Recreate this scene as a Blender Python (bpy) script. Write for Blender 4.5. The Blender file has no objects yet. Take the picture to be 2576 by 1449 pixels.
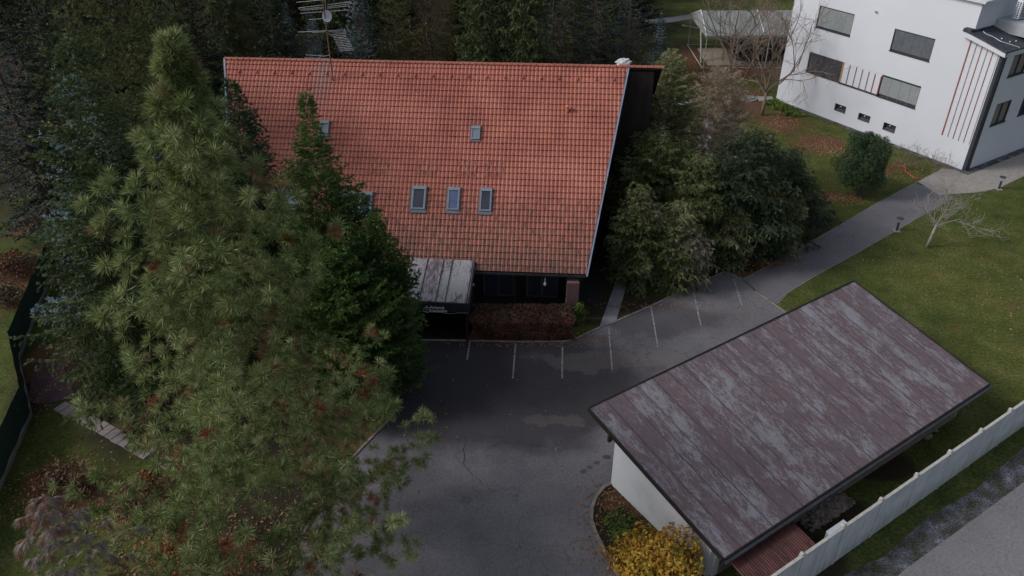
import bpy, math, random
import numpy as np
from mathutils import Vector, Matrix

# ------------------------------------------------------------------ camera, world, sun, exposure
scene = bpy.context.scene
CAM_H = 25.0
PITCH = math.radians(33.2)
FPX, CX, CY = 2003.9, 1288.0, 724.5          # focal length / centre in survey units (2576 wide)
cd = bpy.data.cameras.new("camera"); cam = bpy.data.objects.new("camera", cd)
scene.collection.objects.link(cam); scene.camera = cam
cam.location = (0, 0, CAM_H); cam.rotation_euler = (math.pi/2-PITCH, 0, 0)
cd.sensor_width = 36; cd.lens = 36*FPX/2576; cd.clip_end = 600; cd.clip_start = .5

SUN_EL, SUN_AZ = math.radians(36), math.radians(83)   # azimuth the light travels towards, from +Y to +X
w = bpy.data.worlds.new("World"); scene.world = w; w.use_nodes = True
nt = w.node_tree; nt.nodes.clear()
sky = nt.nodes.new("ShaderNodeTexSky"); sky.sky_type = 'NISHITA'; sky.sun_disc = False
sky.sun_elevation = SUN_EL; sky.sun_rotation = SUN_AZ + math.pi
sky.air_density = 1.0; sky.dust_density = 3.0; sky.ozone_density = 1.5
bg = nt.nodes.new("ShaderNodeBackground"); bg.inputs[1].default_value = 0.15
out = nt.nodes.new("ShaderNodeOutputWorld")
hs = nt.nodes.new('ShaderNodeHueSaturation'); hs.inputs['Saturation'].default_value = .55
nt.links.new(sky.outputs[0], hs.inputs['Color']); nt.links.new(hs.outputs[0], bg.inputs[0]); nt.links.new(bg.outputs[0], out.inputs[0])
ld = bpy.data.lights.new("sun", 'SUN'); lo = bpy.data.objects.new("sun", ld)
scene.collection.objects.link(lo); ld.energy = 1.8; ld.angle = math.radians(14); ld.color = (1, .985, .975)
sd = Vector((math.sin(SUN_AZ)*math.cos(SUN_EL), math.cos(SUN_AZ)*math.cos(SUN_EL), -math.sin(SUN_EL)))
lo.rotation_euler = sd.to_track_quat('-Z', 'Y').to_euler(); lo.location = (-30, 0, 40)
scene.view_settings.view_transform = 'Standard'; scene.view_settings.look = 'None'
scene.view_settings.exposure = -0.15; scene.view_settings.gamma = 1
scene.cycles.max_bounces = 5; scene.cycles.diffuse_bounces = 3; scene.cycles.transparent_max_bounces = 8

# ------------------------------------------------------------------ survey helpers
cP, sP = math.cos(PITCH), math.sin(PITCH)
def ray(x, y):
    a = (x-CX)/FPX; b = -(y-CY)/FPX
    return np.array([a, cP+b*sP, -sP+b*cP])
def G(x, y, z=0.0):
    d = ray(x, y); return np.array([0, 0, CAM_H])+d*(z-CAM_H)/d[2]
def onplane(x, y, p0, n):
    d = ray(x, y); o = np.array([0, 0, CAM_H]); return o+d*np.dot(np.array(p0)-o, n)/np.dot(d, n)
def hgt(b, tx, ty):
    d = ray(tx, ty); return CAM_H+d[2]*math.hypot(b[0], b[1])/math.hypot(d[0], d[1])
def tree_at(tx, ty, by):
    bx = CX+(tx-CX)*(3787-by)/(3787-ty); b = G(bx, by); return b, hgt(b, tx, ty)
S = 1/1.033
# ------------------------------------------------------------------ object helpers
C = scene.collection
def tag(o, label=None, cat=None, group=None, kind=None):
    if label: o['label'] = label
    if cat: o['category'] = cat
    if group: o['group'] = group
    if kind: o['kind'] = kind
    return o
def empty(name, loc, label, cat, group=None, rz=0):
    o = bpy.data.objects.new(name, None); C.objects.link(o); o.location = loc; o.rotation_euler.z = rz
    o.empty_display_size = .3
    return tag(o, label, cat, group)
def wloc(o):
    v = Vector((0, 0, 0))
    while o is not None: v += o.location; o = o.parent
    return v
class MB:
    def __init__(s): s.v = []; s.f = []; s.m = []; s.uv = {}
    def add(s, vs, fs, mi=0):
        k = len(s.v); s.v += [tuple(map(float, p)) for p in vs]; s.f += [tuple(i+k for i in f) for f in fs]; s.m += [mi]*len(fs)
    def obox(s, c, ax, ay, az, mi=0):      # centre + half axes
        c, ax, ay, az = map(np.array, (c, ax, ay, az))
        vs = [c+i*ax+j*ay+k*az for k in (-1, 1) for j in (-1, 1) for i in (-1, 1)]
        s.add(vs, [(0, 2, 3, 1), (4, 5, 7, 6), (0, 1, 5, 4), (2, 6, 7, 3), (0, 4, 6, 2), (1, 3, 7, 5)], mi)
    def box(s, x0, x1, y0, y1, z0, z1, mi=0):
        s.obox(((x0+x1)/2, (y0+y1)/2, (z0+z1)/2), ((x1-x0)/2, 0, 0), (0, (y1-y0)/2, 0), (0, 0, (z1-z0)/2), mi)
    def tube(s, pts, rad, n=6, mi=0, cap=True):
        pts = [np.array(p, float) for p in pts]
        if not hasattr(rad, '__len__'): rad = [rad]*len(pts)
        vs = []; fs = []
        for i, p in enumerate(pts):
            t = pts[min(i+1, len(pts)-1)]-pts[max(i-1, 0)]; t = t/(np.linalg.norm(t)+1e-9)
            a = np.cross(t, (0, 0, 1) if abs(t[2]) < .9 else (1, 0, 0)); a = a/np.linalg.norm(a); b = np.cross(t, a)
            for k in range(n):
                q = 2*math.pi*k/n; vs.append(p+rad[i]*(a*math.cos(q)+b*math.sin(q)))
        for i in range(len(pts)-1):
            for k in range(n):
                k2 = (k+1) % n; fs.append((i*n+k, i*n+k2, (i+1)*n+k2, (i+1)*n+k))
        if cap and n > 2: fs.append(tuple(range(n-1, -1, -1))); fs.append(tuple((len(pts)-1)*n+k for k in range(n)))
        s.add(vs, fs, mi)
    def prism(s, poly, z0, z1, mi=0):      # vertical prism of a ccw polygon
        n = len(poly); vs = [(p[0], p[1], z0) for p in poly]+[(p[0], p[1], z1) for p in poly]
        s.add(vs, [tuple(range(n-1, -1, -1)), tuple(range(n, 2*n))]+[(i, (i+1) % n, (i+1) % n+n, i+n) for i in range(n)], mi)
    def extr(s, pts, d, mi=0):             # extrude polygon (3D) by vector d
        n = len(pts); pts = [np.array(p, float) for p in pts]; d = np.array(d, float)
        s.add(pts+[p+d for p in pts], [tuple(range(n-1, -1, -1)), tuple(range(n, 2*n))]+[(i, (i+1) % n, (i+1) % n+n, i+n) for i in range(n)], mi)
    def ball(s, c, r, nu=12, nv=8, mi=0, f=None):
        if not hasattr(r, '__len__'): r = (r, r, r)
        vs = []; fs = []
        for j in range(nv+1):
            th = math.pi*j/nv
            for i in range(nu):
                ph = 2*math.pi*i/nu; d = np.array([math.sin(th)*math.cos(ph), math.sin(th)*math.sin(ph), math.cos(th)])
                k = f(d) if f else 1
                vs.append((c[0]+r[0]*d[0]*k, c[1]+r[1]*d[1]*k, c[2]+r[2]*d[2]*k))
        for j in range(nv):
            for i in range(nu):
                fs.append((j*nu+i, (j+1)*nu+i, (j+1)*nu+(i+1) % nu, j*nu+(i+1) % nu))
        s.add(vs, fs, mi)
    def build(s, name, mats, parent=None, smooth=False, loc=None, bevel=0, flip=False):
        if not isinstance(mats, (list, tuple)): mats = [mats]
        me = bpy.data.meshes.new(name)
        org = np.array(wloc(parent)) if parent is not None else (np.array(loc, float) if loc is not None else np.zeros(3))
        me.from_pydata([tuple(np.array(p)-org) for p in s.v], [], s.f)
        for m in mats: me.materials.append(m)
        me.polygons.foreach_set('material_index', s.m)
        if smooth: me.polygons.foreach_set('use_smooth', [True]*len(s.f))
        me.validate(); me.update()
        import bmesh
        bm = bmesh.new(); bm.from_mesh(me); bmesh.ops.recalc_face_normals(bm, faces=bm.faces); bm.to_mesh(me); bm.free()
        o = bpy.data.objects.new(name, me); C.objects.link(o)
        if parent is not None: o.parent = parent
        elif loc is not None: o.location = loc
        if bevel:
            b = o.modifiers.new("bevel", 'BEVEL'); b.width = bevel; b.segments = 2; b.limit_method = 'ANGLE'
        return o
def copy_tree(o, parent=None):
    c = o.copy(); C.objects.link(c); c.parent = parent
    for ch in o.children: copy_tree(ch, c)
    return c
# ------------------------------------------------------------------ materials
def mat(name, cols, scale=3.0, rough=.85, bump=0.0, bscale=40, detail=6, spec=.3, coord='Object', stretch=(1, 1, 1), metal=0, contrast=1.0, fine=0.0, fscale=60):
    m = bpy.data.materials.new(name); m.use_nodes = True; n = m.node_tree.nodes; l = m.node_tree.links
    bs = n['Principled BSDF']; bs.inputs['Roughness'].default_value = rough; bs.inputs['Specular IOR Level'].default_value = spec
    bs.inputs['Metallic'].default_value = metal
    tc = n.new('ShaderNodeTexCoord'); mp = n.new('ShaderNodeMapping'); mp.inputs['Scale'].default_value = stretch
    l.new(tc.outputs[coord], mp.inputs[0])
    no = n.new('ShaderNodeTexNoise'); no.inputs['Scale'].default_value = scale; no.inputs['Detail'].default_value = detail
    l.new(mp.outputs[0], no.inputs['Vector'])
    cr = n.new('ShaderNodeValToRGB'); el = cr.color_ramp.elements
    k = len(cols); lo_, hi_ = .5-.22/contrast, .5+.22/contrast
    el[0].position = lo_; el[0].color = (*cols[0], 1); el[1].position = hi_; el[1].color = (*cols[-1], 1)
    for i in range(1, k-1):
        e = el.new(lo_+(hi_-lo_)*i/(k-1)); e.color = (*cols[i], 1)
    l.new(no.outputs[0], cr.inputs[0]); col = cr.outputs[0]
    if fine:
        n2 = n.new('ShaderNodeTexNoise'); n2.inputs['Scale'].default_value = fscale; n2.inputs['Detail'].default_value = 3
        l.new(mp.outputs[0], n2.inputs['Vector'])
        mr = n.new('ShaderNodeMapRange'); mr.inputs[1].default_value = .3; mr.inputs[2].default_value = .7; mr.inputs[3].default_value = 1-fine; mr.inputs[4].default_value = 1+fine
        l.new(n2.outputs[0], mr.inputs[0])
        mx = n.new('ShaderNodeVectorMath'); mx.operation = 'SCALE'; l.new(col, mx.inputs[0]); l.new(mr.outputs[0], mx.inputs['Scale']); col = mx.outputs[0]
    l.new(col, bs.inputs['Base Color'])
    if bump:
        nb = n.new('ShaderNodeTexNoise'); nb.inputs['Scale'].default_value = bscale; nb.inputs['Detail'].default_value = 4
        l.new(mp.outputs[0], nb.inputs['Vector'])
        bp = n.new('ShaderNodeBump'); bp.inputs['Strength'].default_value = bump; bp.inputs['Distance'].default_value = .05
        l.new(nb.outputs[0], bp.inputs['Height']); l.new(bp.outputs[0], bs.inputs['Normal'])
    return m
def leafmat(name, cols, nscale=.9, rough=.7, trans=.15, rw=.42):
    """foliage: colour varies leaf by leaf and clump by clump"""
    m = bpy.data.materials.new(name); m.use_nodes = True; n = m.node_tree.nodes; l = m.node_tree.links
    bs = n['Principled BSDF']; bs.inputs['Roughness'].default_value = rough; bs.inputs['Specular IOR Level'].default_value = .25
    ge = n.new('ShaderNodeNewGeometry'); tc = n.new('ShaderNodeTexCoord')
    no = n.new('ShaderNodeTexNoise'); no.inputs['Scale'].default_value = nscale; no.inputs['Detail'].default_value = 4
    l.new(tc.outputs['Object'], no.inputs['Vector'])
    ma = n.new('ShaderNodeMath'); ma.operation = 'MULTIPLY_ADD'; ma.inputs[1].default_value = rw; l.new(ge.outputs['Random Per Island'], ma.inputs[0])
    m2 = n.new('ShaderNodeMapRange'); m2.inputs[1].default_value = .3; m2.inputs[2].default_value = .7; m2.inputs[4].default_value = 1-rw
    l.new(no.outputs[0], m2.inputs[0]); l.new(m2.outputs[0], ma.inputs[2])
    cr = n.new('ShaderNodeValToRGB'); el = cr.color_ramp.elements; k = len(cols)
    el[0].color = (*cols[0], 1); el[1].color = (*cols[-1], 1); el[0].position = .08; el[1].position = .92
    for i in range(1, k-1):
        e = el.new(.08+.84*i/(k-1)); e.color = (*cols[i], 1)
    l.new(ma.outputs[0], cr.inputs[0]); l.new(cr.outputs[0], bs.inputs['Base Color'])
    if trans:
        tr = n.new('ShaderNodeBsdfTranslucent'); mx = n.new('ShaderNodeMixShader'); mx.inputs[0].default_value = trans
        l.new(cr.outputs[0], tr.inputs[0]); l.new(bs.outputs[0], mx.inputs[1]); l.new(tr.outputs[0], mx.inputs[2])
        l.new(mx.outputs[0], n['Material Output'].inputs[0])
    return m
M = {}
M['white'] = mat('white_render', [(.53, .55, .60), (.56, .58, .63)], .35, .9, .05, 60, fine=.015)
M['grey_render'] = mat('grey_render', [(.52, .53, .55), (.6, .61, .63)], 1.5, .9)
M['wallwhite'] = mat('garage_white', [(.46, .475, .50), (.55, .57, .60), (.56, .58, .61)], .8, .9, .05, 40, fine=.03, fscale=8)
M['dark'] = mat('dark_frame', [(.035, .036, .045), (.055, .056, .065)], 5, .5)
M['felt'] = mat('dark_felt', [(.035, .038, .05), (.06, .065, .08)], 2, .8, .1, 60, fine=.1)
M['greymetal'] = mat('grey_metal', [(.30, .32, .35), (.38, .40, .43)], 2, .5)
M['steel'] = mat('steel', [(.35, .36, .38), (.5, .5, .52)], 8, .4, metal=.3)
M['red'] = mat('red_strip', [(.24, .065, .055), (.30, .09, .075)], 4, .6)
M['orange'] = mat('orange_strip', [(.5, .22, .05), (.55, .26, .07)], 4, .6)
M['greystrip'] = mat('grey_strip', [(.25, .20, .21), (.32, .26, .26)], 4, .6)
M['slat'] = mat('grey_slat', [(.10, .11, .125), (.14, .155, .17)], 3, .5)
M['slatlight'] = mat('light_slat', [(.24, .26, .27), (.29, .31, .31)], 3, .5)
M['slatdark'] = mat('dark_slat', [(.045, .045, .06), (.07, .07, .085)], 3, .5)
M['black'] = mat('dark_void', [(.01, .01, .012), (.02, .02, .022)], 3, .9)
M['timber'] = mat('dark_timber', [(.012, .009, .008), (.026, .018, .015)], 4, .8, .2, 30, stretch=(1, 1, .1))
M['fascia'] = mat('blue_fascia', [(.16, .20, .28), (.26, .32, .42)], 2, .45)
M['gutter'] = mat('gutter', [(.03, .03, .035), (.06, .06, .07)], 3, .5)
M['seamdark'] = mat('dark_seam', [(.075, .055, .062), (.12, .095, .105)], 3, .6)
M['brick'] = mat('pinkish_brick', [(.14, .075, .07), (.22, .13, .12)], 9, .9, .3, 30)
M['tile'] = mat('red_roof_tile', [(.265, .080, .058), (.355, .116, .080), (.42, .155, .108)], .55, .6, .12, 70, fine=.14, fscale=11, spec=.35)
_m = M['tile']; _n = _m.node_tree.nodes; _l = _m.node_tree.links; _b = _n['Principled BSDF']
_src = _b.inputs['Base Color'].links[0].from_socket
_at = _n.new('ShaderNodeAttribute'); _at.attribute_name = 'uvm'; _sx = _n.new('ShaderNodeSeparateXYZ'); _l.new(_at.outputs['Vector'], _sx.inputs[0])
_r1 = _n.new('ShaderNodeMapRange'); _r1.inputs[1].default_value = 6.5; _r1.inputs[2].default_value = 12; _l.new(_sx.outputs['Y'], _r1.inputs[0])
_no = _n.new('ShaderNodeTexNoise'); _no.inputs['Scale'].default_value = 2.6; _no.inputs['Detail'].default_value = 8; _no.inputs['Roughness'].default_value = .75
_mp = _n.new('ShaderNodeMapping'); _mp.inputs['Scale'].default_value = (1.6, .7, 1); _l.new(_at.outputs['Vector'], _mp.inputs[0]); _l.new(_mp.outputs[0], _no.inputs['Vector'])
_ad = _n.new('ShaderNodeMath'); _ad.operation = 'MULTIPLY_ADD'; _l.new(_r1.outputs[0], _ad.inputs[0]); _ad.inputs[1].default_value = .26; _l.new(_no.outputs[0], _ad.inputs[2])
_r2 = _n.new('ShaderNodeMapRange'); _r2.inputs[1].default_value = .54; _r2.inputs[2].default_value = .82; _r2.inputs[4].default_value = .85; _l.new(_ad.outputs[0], _r2.inputs[0])
# rusty-grey run-off below the mast foot
_g1 = _n.new('ShaderNodeMath'); _g1.operation = 'SUBTRACT'; _l.new(_sx.outputs['X'], _g1.inputs[0]); _g1.inputs[1].default_value = 5.85
_g2 = _n.new('ShaderNodeMath'); _g2.operation = 'ABSOLUTE'; _l.new(_g1.outputs[0], _g2.inputs[0])
_g3 = _n.new('ShaderNodeMapRange'); _g3.inputs[1].default_value = .75; _g3.inputs[2].default_value = .1; _g3.inputs[4].default_value = .55; _l.new(_g2.outputs[0], _g3.inputs[0])
_g4 = _n.new('ShaderNodeMapRange'); _g4.inputs[1].default_value = 3.6; _g4.inputs[2].default_value = 1.2; _l.new(_sx.outputs['Y'], _g4.inputs[0])
_g5 = _n.new('ShaderNodeMath'); _g5.operation = 'MULTIPLY'; _l.new(_g3.outputs[0], _g5.inputs[0]); _l.new(_g4.outputs[0], _g5.inputs[1])
_mx = _n.new('ShaderNodeMix'); _mx.data_type = 'RGBA'; _l.new(_r2.outputs[0], _mx.inputs[0]); _l.new(_src, _mx.inputs[6]); _mx.inputs[7].default_value = (.13, .075, .055, 1)
_m2 = _n.new('ShaderNodeMix'); _m2.data_type = 'RGBA'; _l.new(_g5.outputs[0], _m2.inputs[0]); _l.new(_mx.outputs[2], _m2.inputs[6]); _m2.inputs[7].default_value = (.2, .15, .145, 1)
_l.new(_m2.outputs[2], _b.inputs['Base Color'])
M['tileold'] = mat('tile_hook', [(.10, .04, .03), (.35, .2, .16)], 10, .6)
M['pipe'] = mat('orange_tile', [(.55, .17, .10), (.6, .2, .12)], 4, .55)
M['asphalt'] = None
M['trunk'] = mat('pine_bark', [(.05, .038, .03), (.10, .075, .06), (.14, .11, .09)], 6, .95, .5, 20, stretch=(1, 1, .3))
M['bark2'] = mat('grey_bark', [(.16, .14, .11), (.26, .24, .20), (.33, .31, .27)], 8, .9, .4, 25)
M['twig'] = mat('dry_twig', [(.13, .095, .07), (.22, .17, .13)], 3, .9)
M['concrete'] = mat('concrete', [(.22, .21, .20), (.34, .33, .31)], 2, .9, .2, 50, fine=.1)
M['curb'] = mat('kerb_concrete', [(.16, .14, .12), (.27, .24, .21)], 3, .9, .2, 50, fine=.15)
M['slabs'] = mat('pink_grey_slab', [(.22, .18, .18), (.30, .26, .26)], 5, .9, .2, 50, fine=.12)
M['panel'] = mat('fence_panel', [(.40, .42, .44), (.47, .49, .51), (.55, .57, .58)], 1.3, .9, .25, 45, fine=.07, fscale=20, stretch=(1, 1, 1))
_m = M['panel']; _n = _m.node_tree.nodes; _l = _m.node_tree.links; _b = _n['Principled BSDF']; _src = _b.inputs['Base Color'].links[0].from_socket
_ge = _n.new('ShaderNodeNewGeometry'); _sz = _n.new('ShaderNodeSeparateXYZ'); _l.new(_ge.outputs['Position'], _sz.inputs[0])
_mp = _n.new('ShaderNodeMapping'); _mp.inputs['Scale'].default_value = (5, 5, .7); _l.new(_ge.outputs['Position'], _mp.inputs[0]); _no = _n.new('ShaderNodeTexNoise'); _no.inputs['Scale'].default_value = 1; _no.inputs['Detail'].default_value = 7; _l.new(_mp.outputs[0], _no.inputs['Vector'])
_r = _n.new('ShaderNodeMapRange'); _r.inputs[1].default_value = .9; _r.inputs[2].default_value = .0; _r.inputs[4].default_value = .28; _l.new(_sz.outputs['Z'], _r.inputs[0])
_a = _n.new('ShaderNodeMath'); _a.operation = 'ADD'; _l.new(_r.outputs[0], _a.inputs[0]); _l.new(_no.outputs[0], _a.inputs[1])
_q = _n.new('ShaderNodeMapRange'); _q.inputs[1].default_value = .5; _q.inputs[2].default_value = .85; _q.inputs[4].default_value = .6; _l.new(_a.outputs[0], _q.inputs[0])
_x = _n.new('ShaderNodeMix'); _x.data_type = 'RGBA'; _l.new(_q.outputs[0], _x.inputs[0]); _l.new(_src, _x.inputs[6]); _x.inputs[7].default_value = (.22, .22, .19, 1); _l.new(_x.outputs[2], _b.inputs['Base Color'])
M['panelcap'] = mat('fence_cap', [(.36, .35, .31), (.48, .47, .43)], 5, .9, .1)
M['paint'] = mat('worn_road_paint', [(.08, .075, .078), (.26, .25, .25), (.38, .37, .36)], 9, .8, contrast=1.3)
M['corr'] = mat('red_corrugated', [(.07, .018, .02), (.13, .03, .03), (.26, .06, .045)], 1.2, .45, .1, 50)
M['boxwhite'] = mat('white_box', [(.6, .63, .68), (.68, .7, .74)], 3, .6)
M['rubble'] = mat('rubble', [(.14, .11, .09), (.24, .20, .17), (.33, .30, .27)], 4, .95, .6, 14)
M['canvas'] = mat('tent_canvas', [(.22, .24, .235), (.28, .30, .29)], .8, .7, .1, 3)
M['pole'] = mat('tent_pole', [(.30, .31, .32), (.40, .41, .42)], 6, .5)
M['tank'] = mat('olive_paint', [(.10, .105, .08), (.17, .175, .14), (.2, .2, .17)], 2, .7, .15, 20)
M['tracksteel'] = mat('track_steel', [(.02, .018, .018), (.06, .045, .04)], 8, .7, .4, 30)
M['dish'] = mat('dish_white', [(.55, .56, .57), (.62, .63, .64)], 4, .5)
M['ant'] = mat('aluminium', [(.45, .46, .48), (.55, .56, .58)], 6, .4)
M['mast'] = mat('rusty_mast', [(.10, .05, .045), (.2, .12, .10)], 10, .7)
M['greenfence'] = mat('green_screen', [(.022, .05, .04), (.035, .075, .058)], 2, .8, .2, 30)
M['plinth'] = mat('pale_plinth', [(.22, .22, .20), (.3, .3, .28)], 3, .9)
M['sign'] = mat('sign_board', [(.02, .02, .026), (.035, .035, .042)], 3, .5)
M['letter'] = mat('white_letter', [(.62, .62, .62), (.7, .7, .7)], 3, .5)
M['glassdark'] = mat('skylight_glass', [(.03, .032, .05), (.045, .047, .07)], 2, .15, spec=.6)
M['glassblue'] = mat('skylight_glass_blue', [(.07, .10, .19), (.09, .125, .22)], 2, .15, spec=.6)
M['glassgrey'] = mat('skylight_glass_grey', [(.14, .17, .21), (.19, .22, .26)], 2, .2, spec=.6)
M['flash'] = mat('flashing', [(.10, .12, .15), (.15, .17, .20)], 3, .5)
M['sframe'] = mat('skylight_frame', [(.17, .20, .23), (.24, .27, .30)], 5, .5)
M['curtain'] = mat('curtain', [(.16, .14, .12), (.24, .21, .19)], 3, .9, stretch=(6, 6, .5))
M['tape'] = mat('red_tape', [(.35, .06, .045), (.42, .09, .07)], 3, .6)
# foliage palettes (real albedo)
L = {}
L['pine'] = leafmat('pine_needles', [(.05, .07, .024), (.13, .17, .055), (.24, .285, .11), (.42, .46, .24)], .7, trans=.25, rw=.55)
L['pinered'] = leafmat('dead_needles', [(.14, .05, .025), (.26, .085, .05), (.30, .14, .08)], 1)
L['pinetan'] = leafmat('tan_needles', [(.12, .09, .04), (.19, .145, .07), (.24, .18, .10)], 1)
L['spruce'] = leafmat('spruce_needles', [(.02, .034, .016), (.045, .068, .026), (.08, .115, .042), (.15, .19, .08)], .9, trans=.2)
L['fir'] = leafmat('fir_needles', [(.025, .05, .015), (.055, .10, .025), (.09, .155, .04), (.17, .23, .07)], 1.1, trans=.2)
L['dark'] = leafmat('dark_needles', [(.010, .018, .012), (.02, .034, .02), (.035, .055, .032), (.07, .095, .06)], .8)
L['blue'] = leafmat('blue_needles', [(.08, .125, .135), (.16, .23, .25), (.26, .35, .37), (.38, .47, .50)], 1)
L['bluedark'] = leafmat('blue_grey_needles', [(.018, .03, .034), (.035, .055, .06), (.06, .085, .088), (.15, .19, .20)], .9)
L['olive'] = leafmat('olive_needles', [(.03, .035, .012), (.06, .07, .02), (.10, .11, .035), (.14, .15, .06)], .5)
L['cyp'] = leafmat('cypress_sprays', [(.04, .06, .02), (.09, .115, .04), (.16, .185, .07), (.27, .28, .14)], .55, trans=.2)
L['cypgold'] = leafmat('golden_sprays', [(.08, .075, .025), (.15, .13, .045), (.21, .19, .08)], 1)
L['cypgrey'] = leafmat('grey_sprays', [(.12, .10, .075), (.22, .185, .145), (.32, .28, .23)], 1)
L['tan'] = leafmat('tan_twigs', [(.20, .15, .10), (.32, .25, .18), (.42, .35, .26)], 1)
L['brown'] = leafmat('brown_sprays', [(.055, .04, .025), (.11, .078, .045), (.18, .13, .08)], 1)
L['yew'] = leafmat('yew_sprays', [(.018, .032, .018), (.038, .058, .030), (.085, .11, .055)], 1)
L['cypb'] = leafmat('pale_sprays', [(.07, .085, .035), (.15, .17, .07), (.26, .27, .13), (.40, .38, .22)], .8, trans=.2)
L['gold'] = leafmat('golden_leaves', [(.26, .12, .02), (.40, .21, .03), (.48, .32, .05), (.38, .36, .06)], 1.3)
L['hedge'] = leafmat('hedge_leaves', [(.05, .022, .016), (.10, .042, .03), (.17, .075, .052), (.26, .15, .10)], 1.5)
L['orange'] = leafmat('orange_leaves', [(.14, .05, .02), (.28, .12, .03), (.42, .22, .05)], 1.2)
L['green'] = leafmat('green_leaves', [(.04, .07, .015), (.10, .16, .03), (.24, .30, .06)], 1.5)
L['junip'] = leafmat('juniper_sprays', [(.02, .045, .025), (.04, .075, .035), (.065, .11, .045), (.10, .10, .05)], 1.2)
L['deadgrey'] = leafmat('dead_grey_needles', [(.11, .085, .075), (.20, .165, .15), (.28, .24, .23)], 1)
L['deadbrown'] = leafmat('dead_brown_needles', [(.14, .07, .045), (.22, .12, .085)], 1)
L['litter'] = leafmat('fallen_leaves', [(.10, .04, .02), (.22, .10, .05), (.30, .17, .09), (.32, .25, .15)], .3)
L['grass'] = leafmat('grass_blades', [(.04, .06, .012), (.075, .105, .02), (.12, .15, .03)], .3)

# ------------------------------------------------------------------ foliage engine
def soup(name, tris, mats, midx, parent):
    tris = tris.astype(np.float32); nt_ = tris.shape[0]
    me = bpy.data.meshes.new(name); me.vertices.add(nt_*3); me.vertices.foreach_set('co', tris.reshape(-1))
    me.loops.add(nt_*3); me.loops.foreach_set('vertex_index', np.arange(nt_*3, dtype=np.int32))
    me.polygons.add(nt_); me.polygons.foreach_set('loop_start', np.arange(0, nt_*3, 3, dtype=np.int32))
    for m in mats: me.materials.append(m)
    me.polygons.foreach_set('material_index', midx.astype(np.int32))
    me.update(calc_edges=True)
    o = bpy.data.objects.new(name, me); C.objects.link(o)
    if parent is not None: o.parent = parent
    return o
def needles(rng, P, D, K, length, width, spread, droop=0.0, start=0.02):
    """K thin blades per point P around direction D; spread 0..1.6"""
    n = len(P); D = D/(np.linalg.norm(D, axis=1, keepdims=True)+1e-9)
    R = rng.normal(size=(n, K, 3)); R /= np.linalg.norm(R, axis=2, keepdims=True)
    d = D[:, None, :]+R*spread*rng.uniform(.55, 1.0, (n, K, 1)); d /= np.linalg.norm(d, axis=2, keepdims=True)
    Lg = length*rng.uniform(.7, 1.1, (n, K, 1)); base = P[:, None, :]+d*start
    tip = base+d*Lg; tip[..., 2] -= droop*Lg[..., 0]
    s = np.cross(d, rng.normal(size=(n, K, 3))); s /= (np.linalg.norm(s, axis=2, keepdims=True)+1e-9); s *= width/2
    mid = base*.55+tip*.45
    t = np.stack([base, mid+s, tip], 2); t2 = np.stack([base, tip, mid-s], 2)
    return t.reshape(-1, 3, 3), t2.reshape(-1, 3, 3)
def blades(rng, P, D, K, length, width, spread, droop=0., thin=True):
    a, b = needles(rng, P, D, K, length, width, spread, droop)
    if thin:                               # one triangle per blade, widest at the base
        n = len(a); a[:, 0] = a[:, 0]-(a[:, 1]-(a[:, 0]*.55+a[:, 2]*.45))
        return a
    return np.concatenate([a, b])
def prof_fn(pr):
    xs = [p[0] for p in pr]; ys = [p[1] for p in pr]
    return lambda t: float(np.interp(t, xs, ys))
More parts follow.
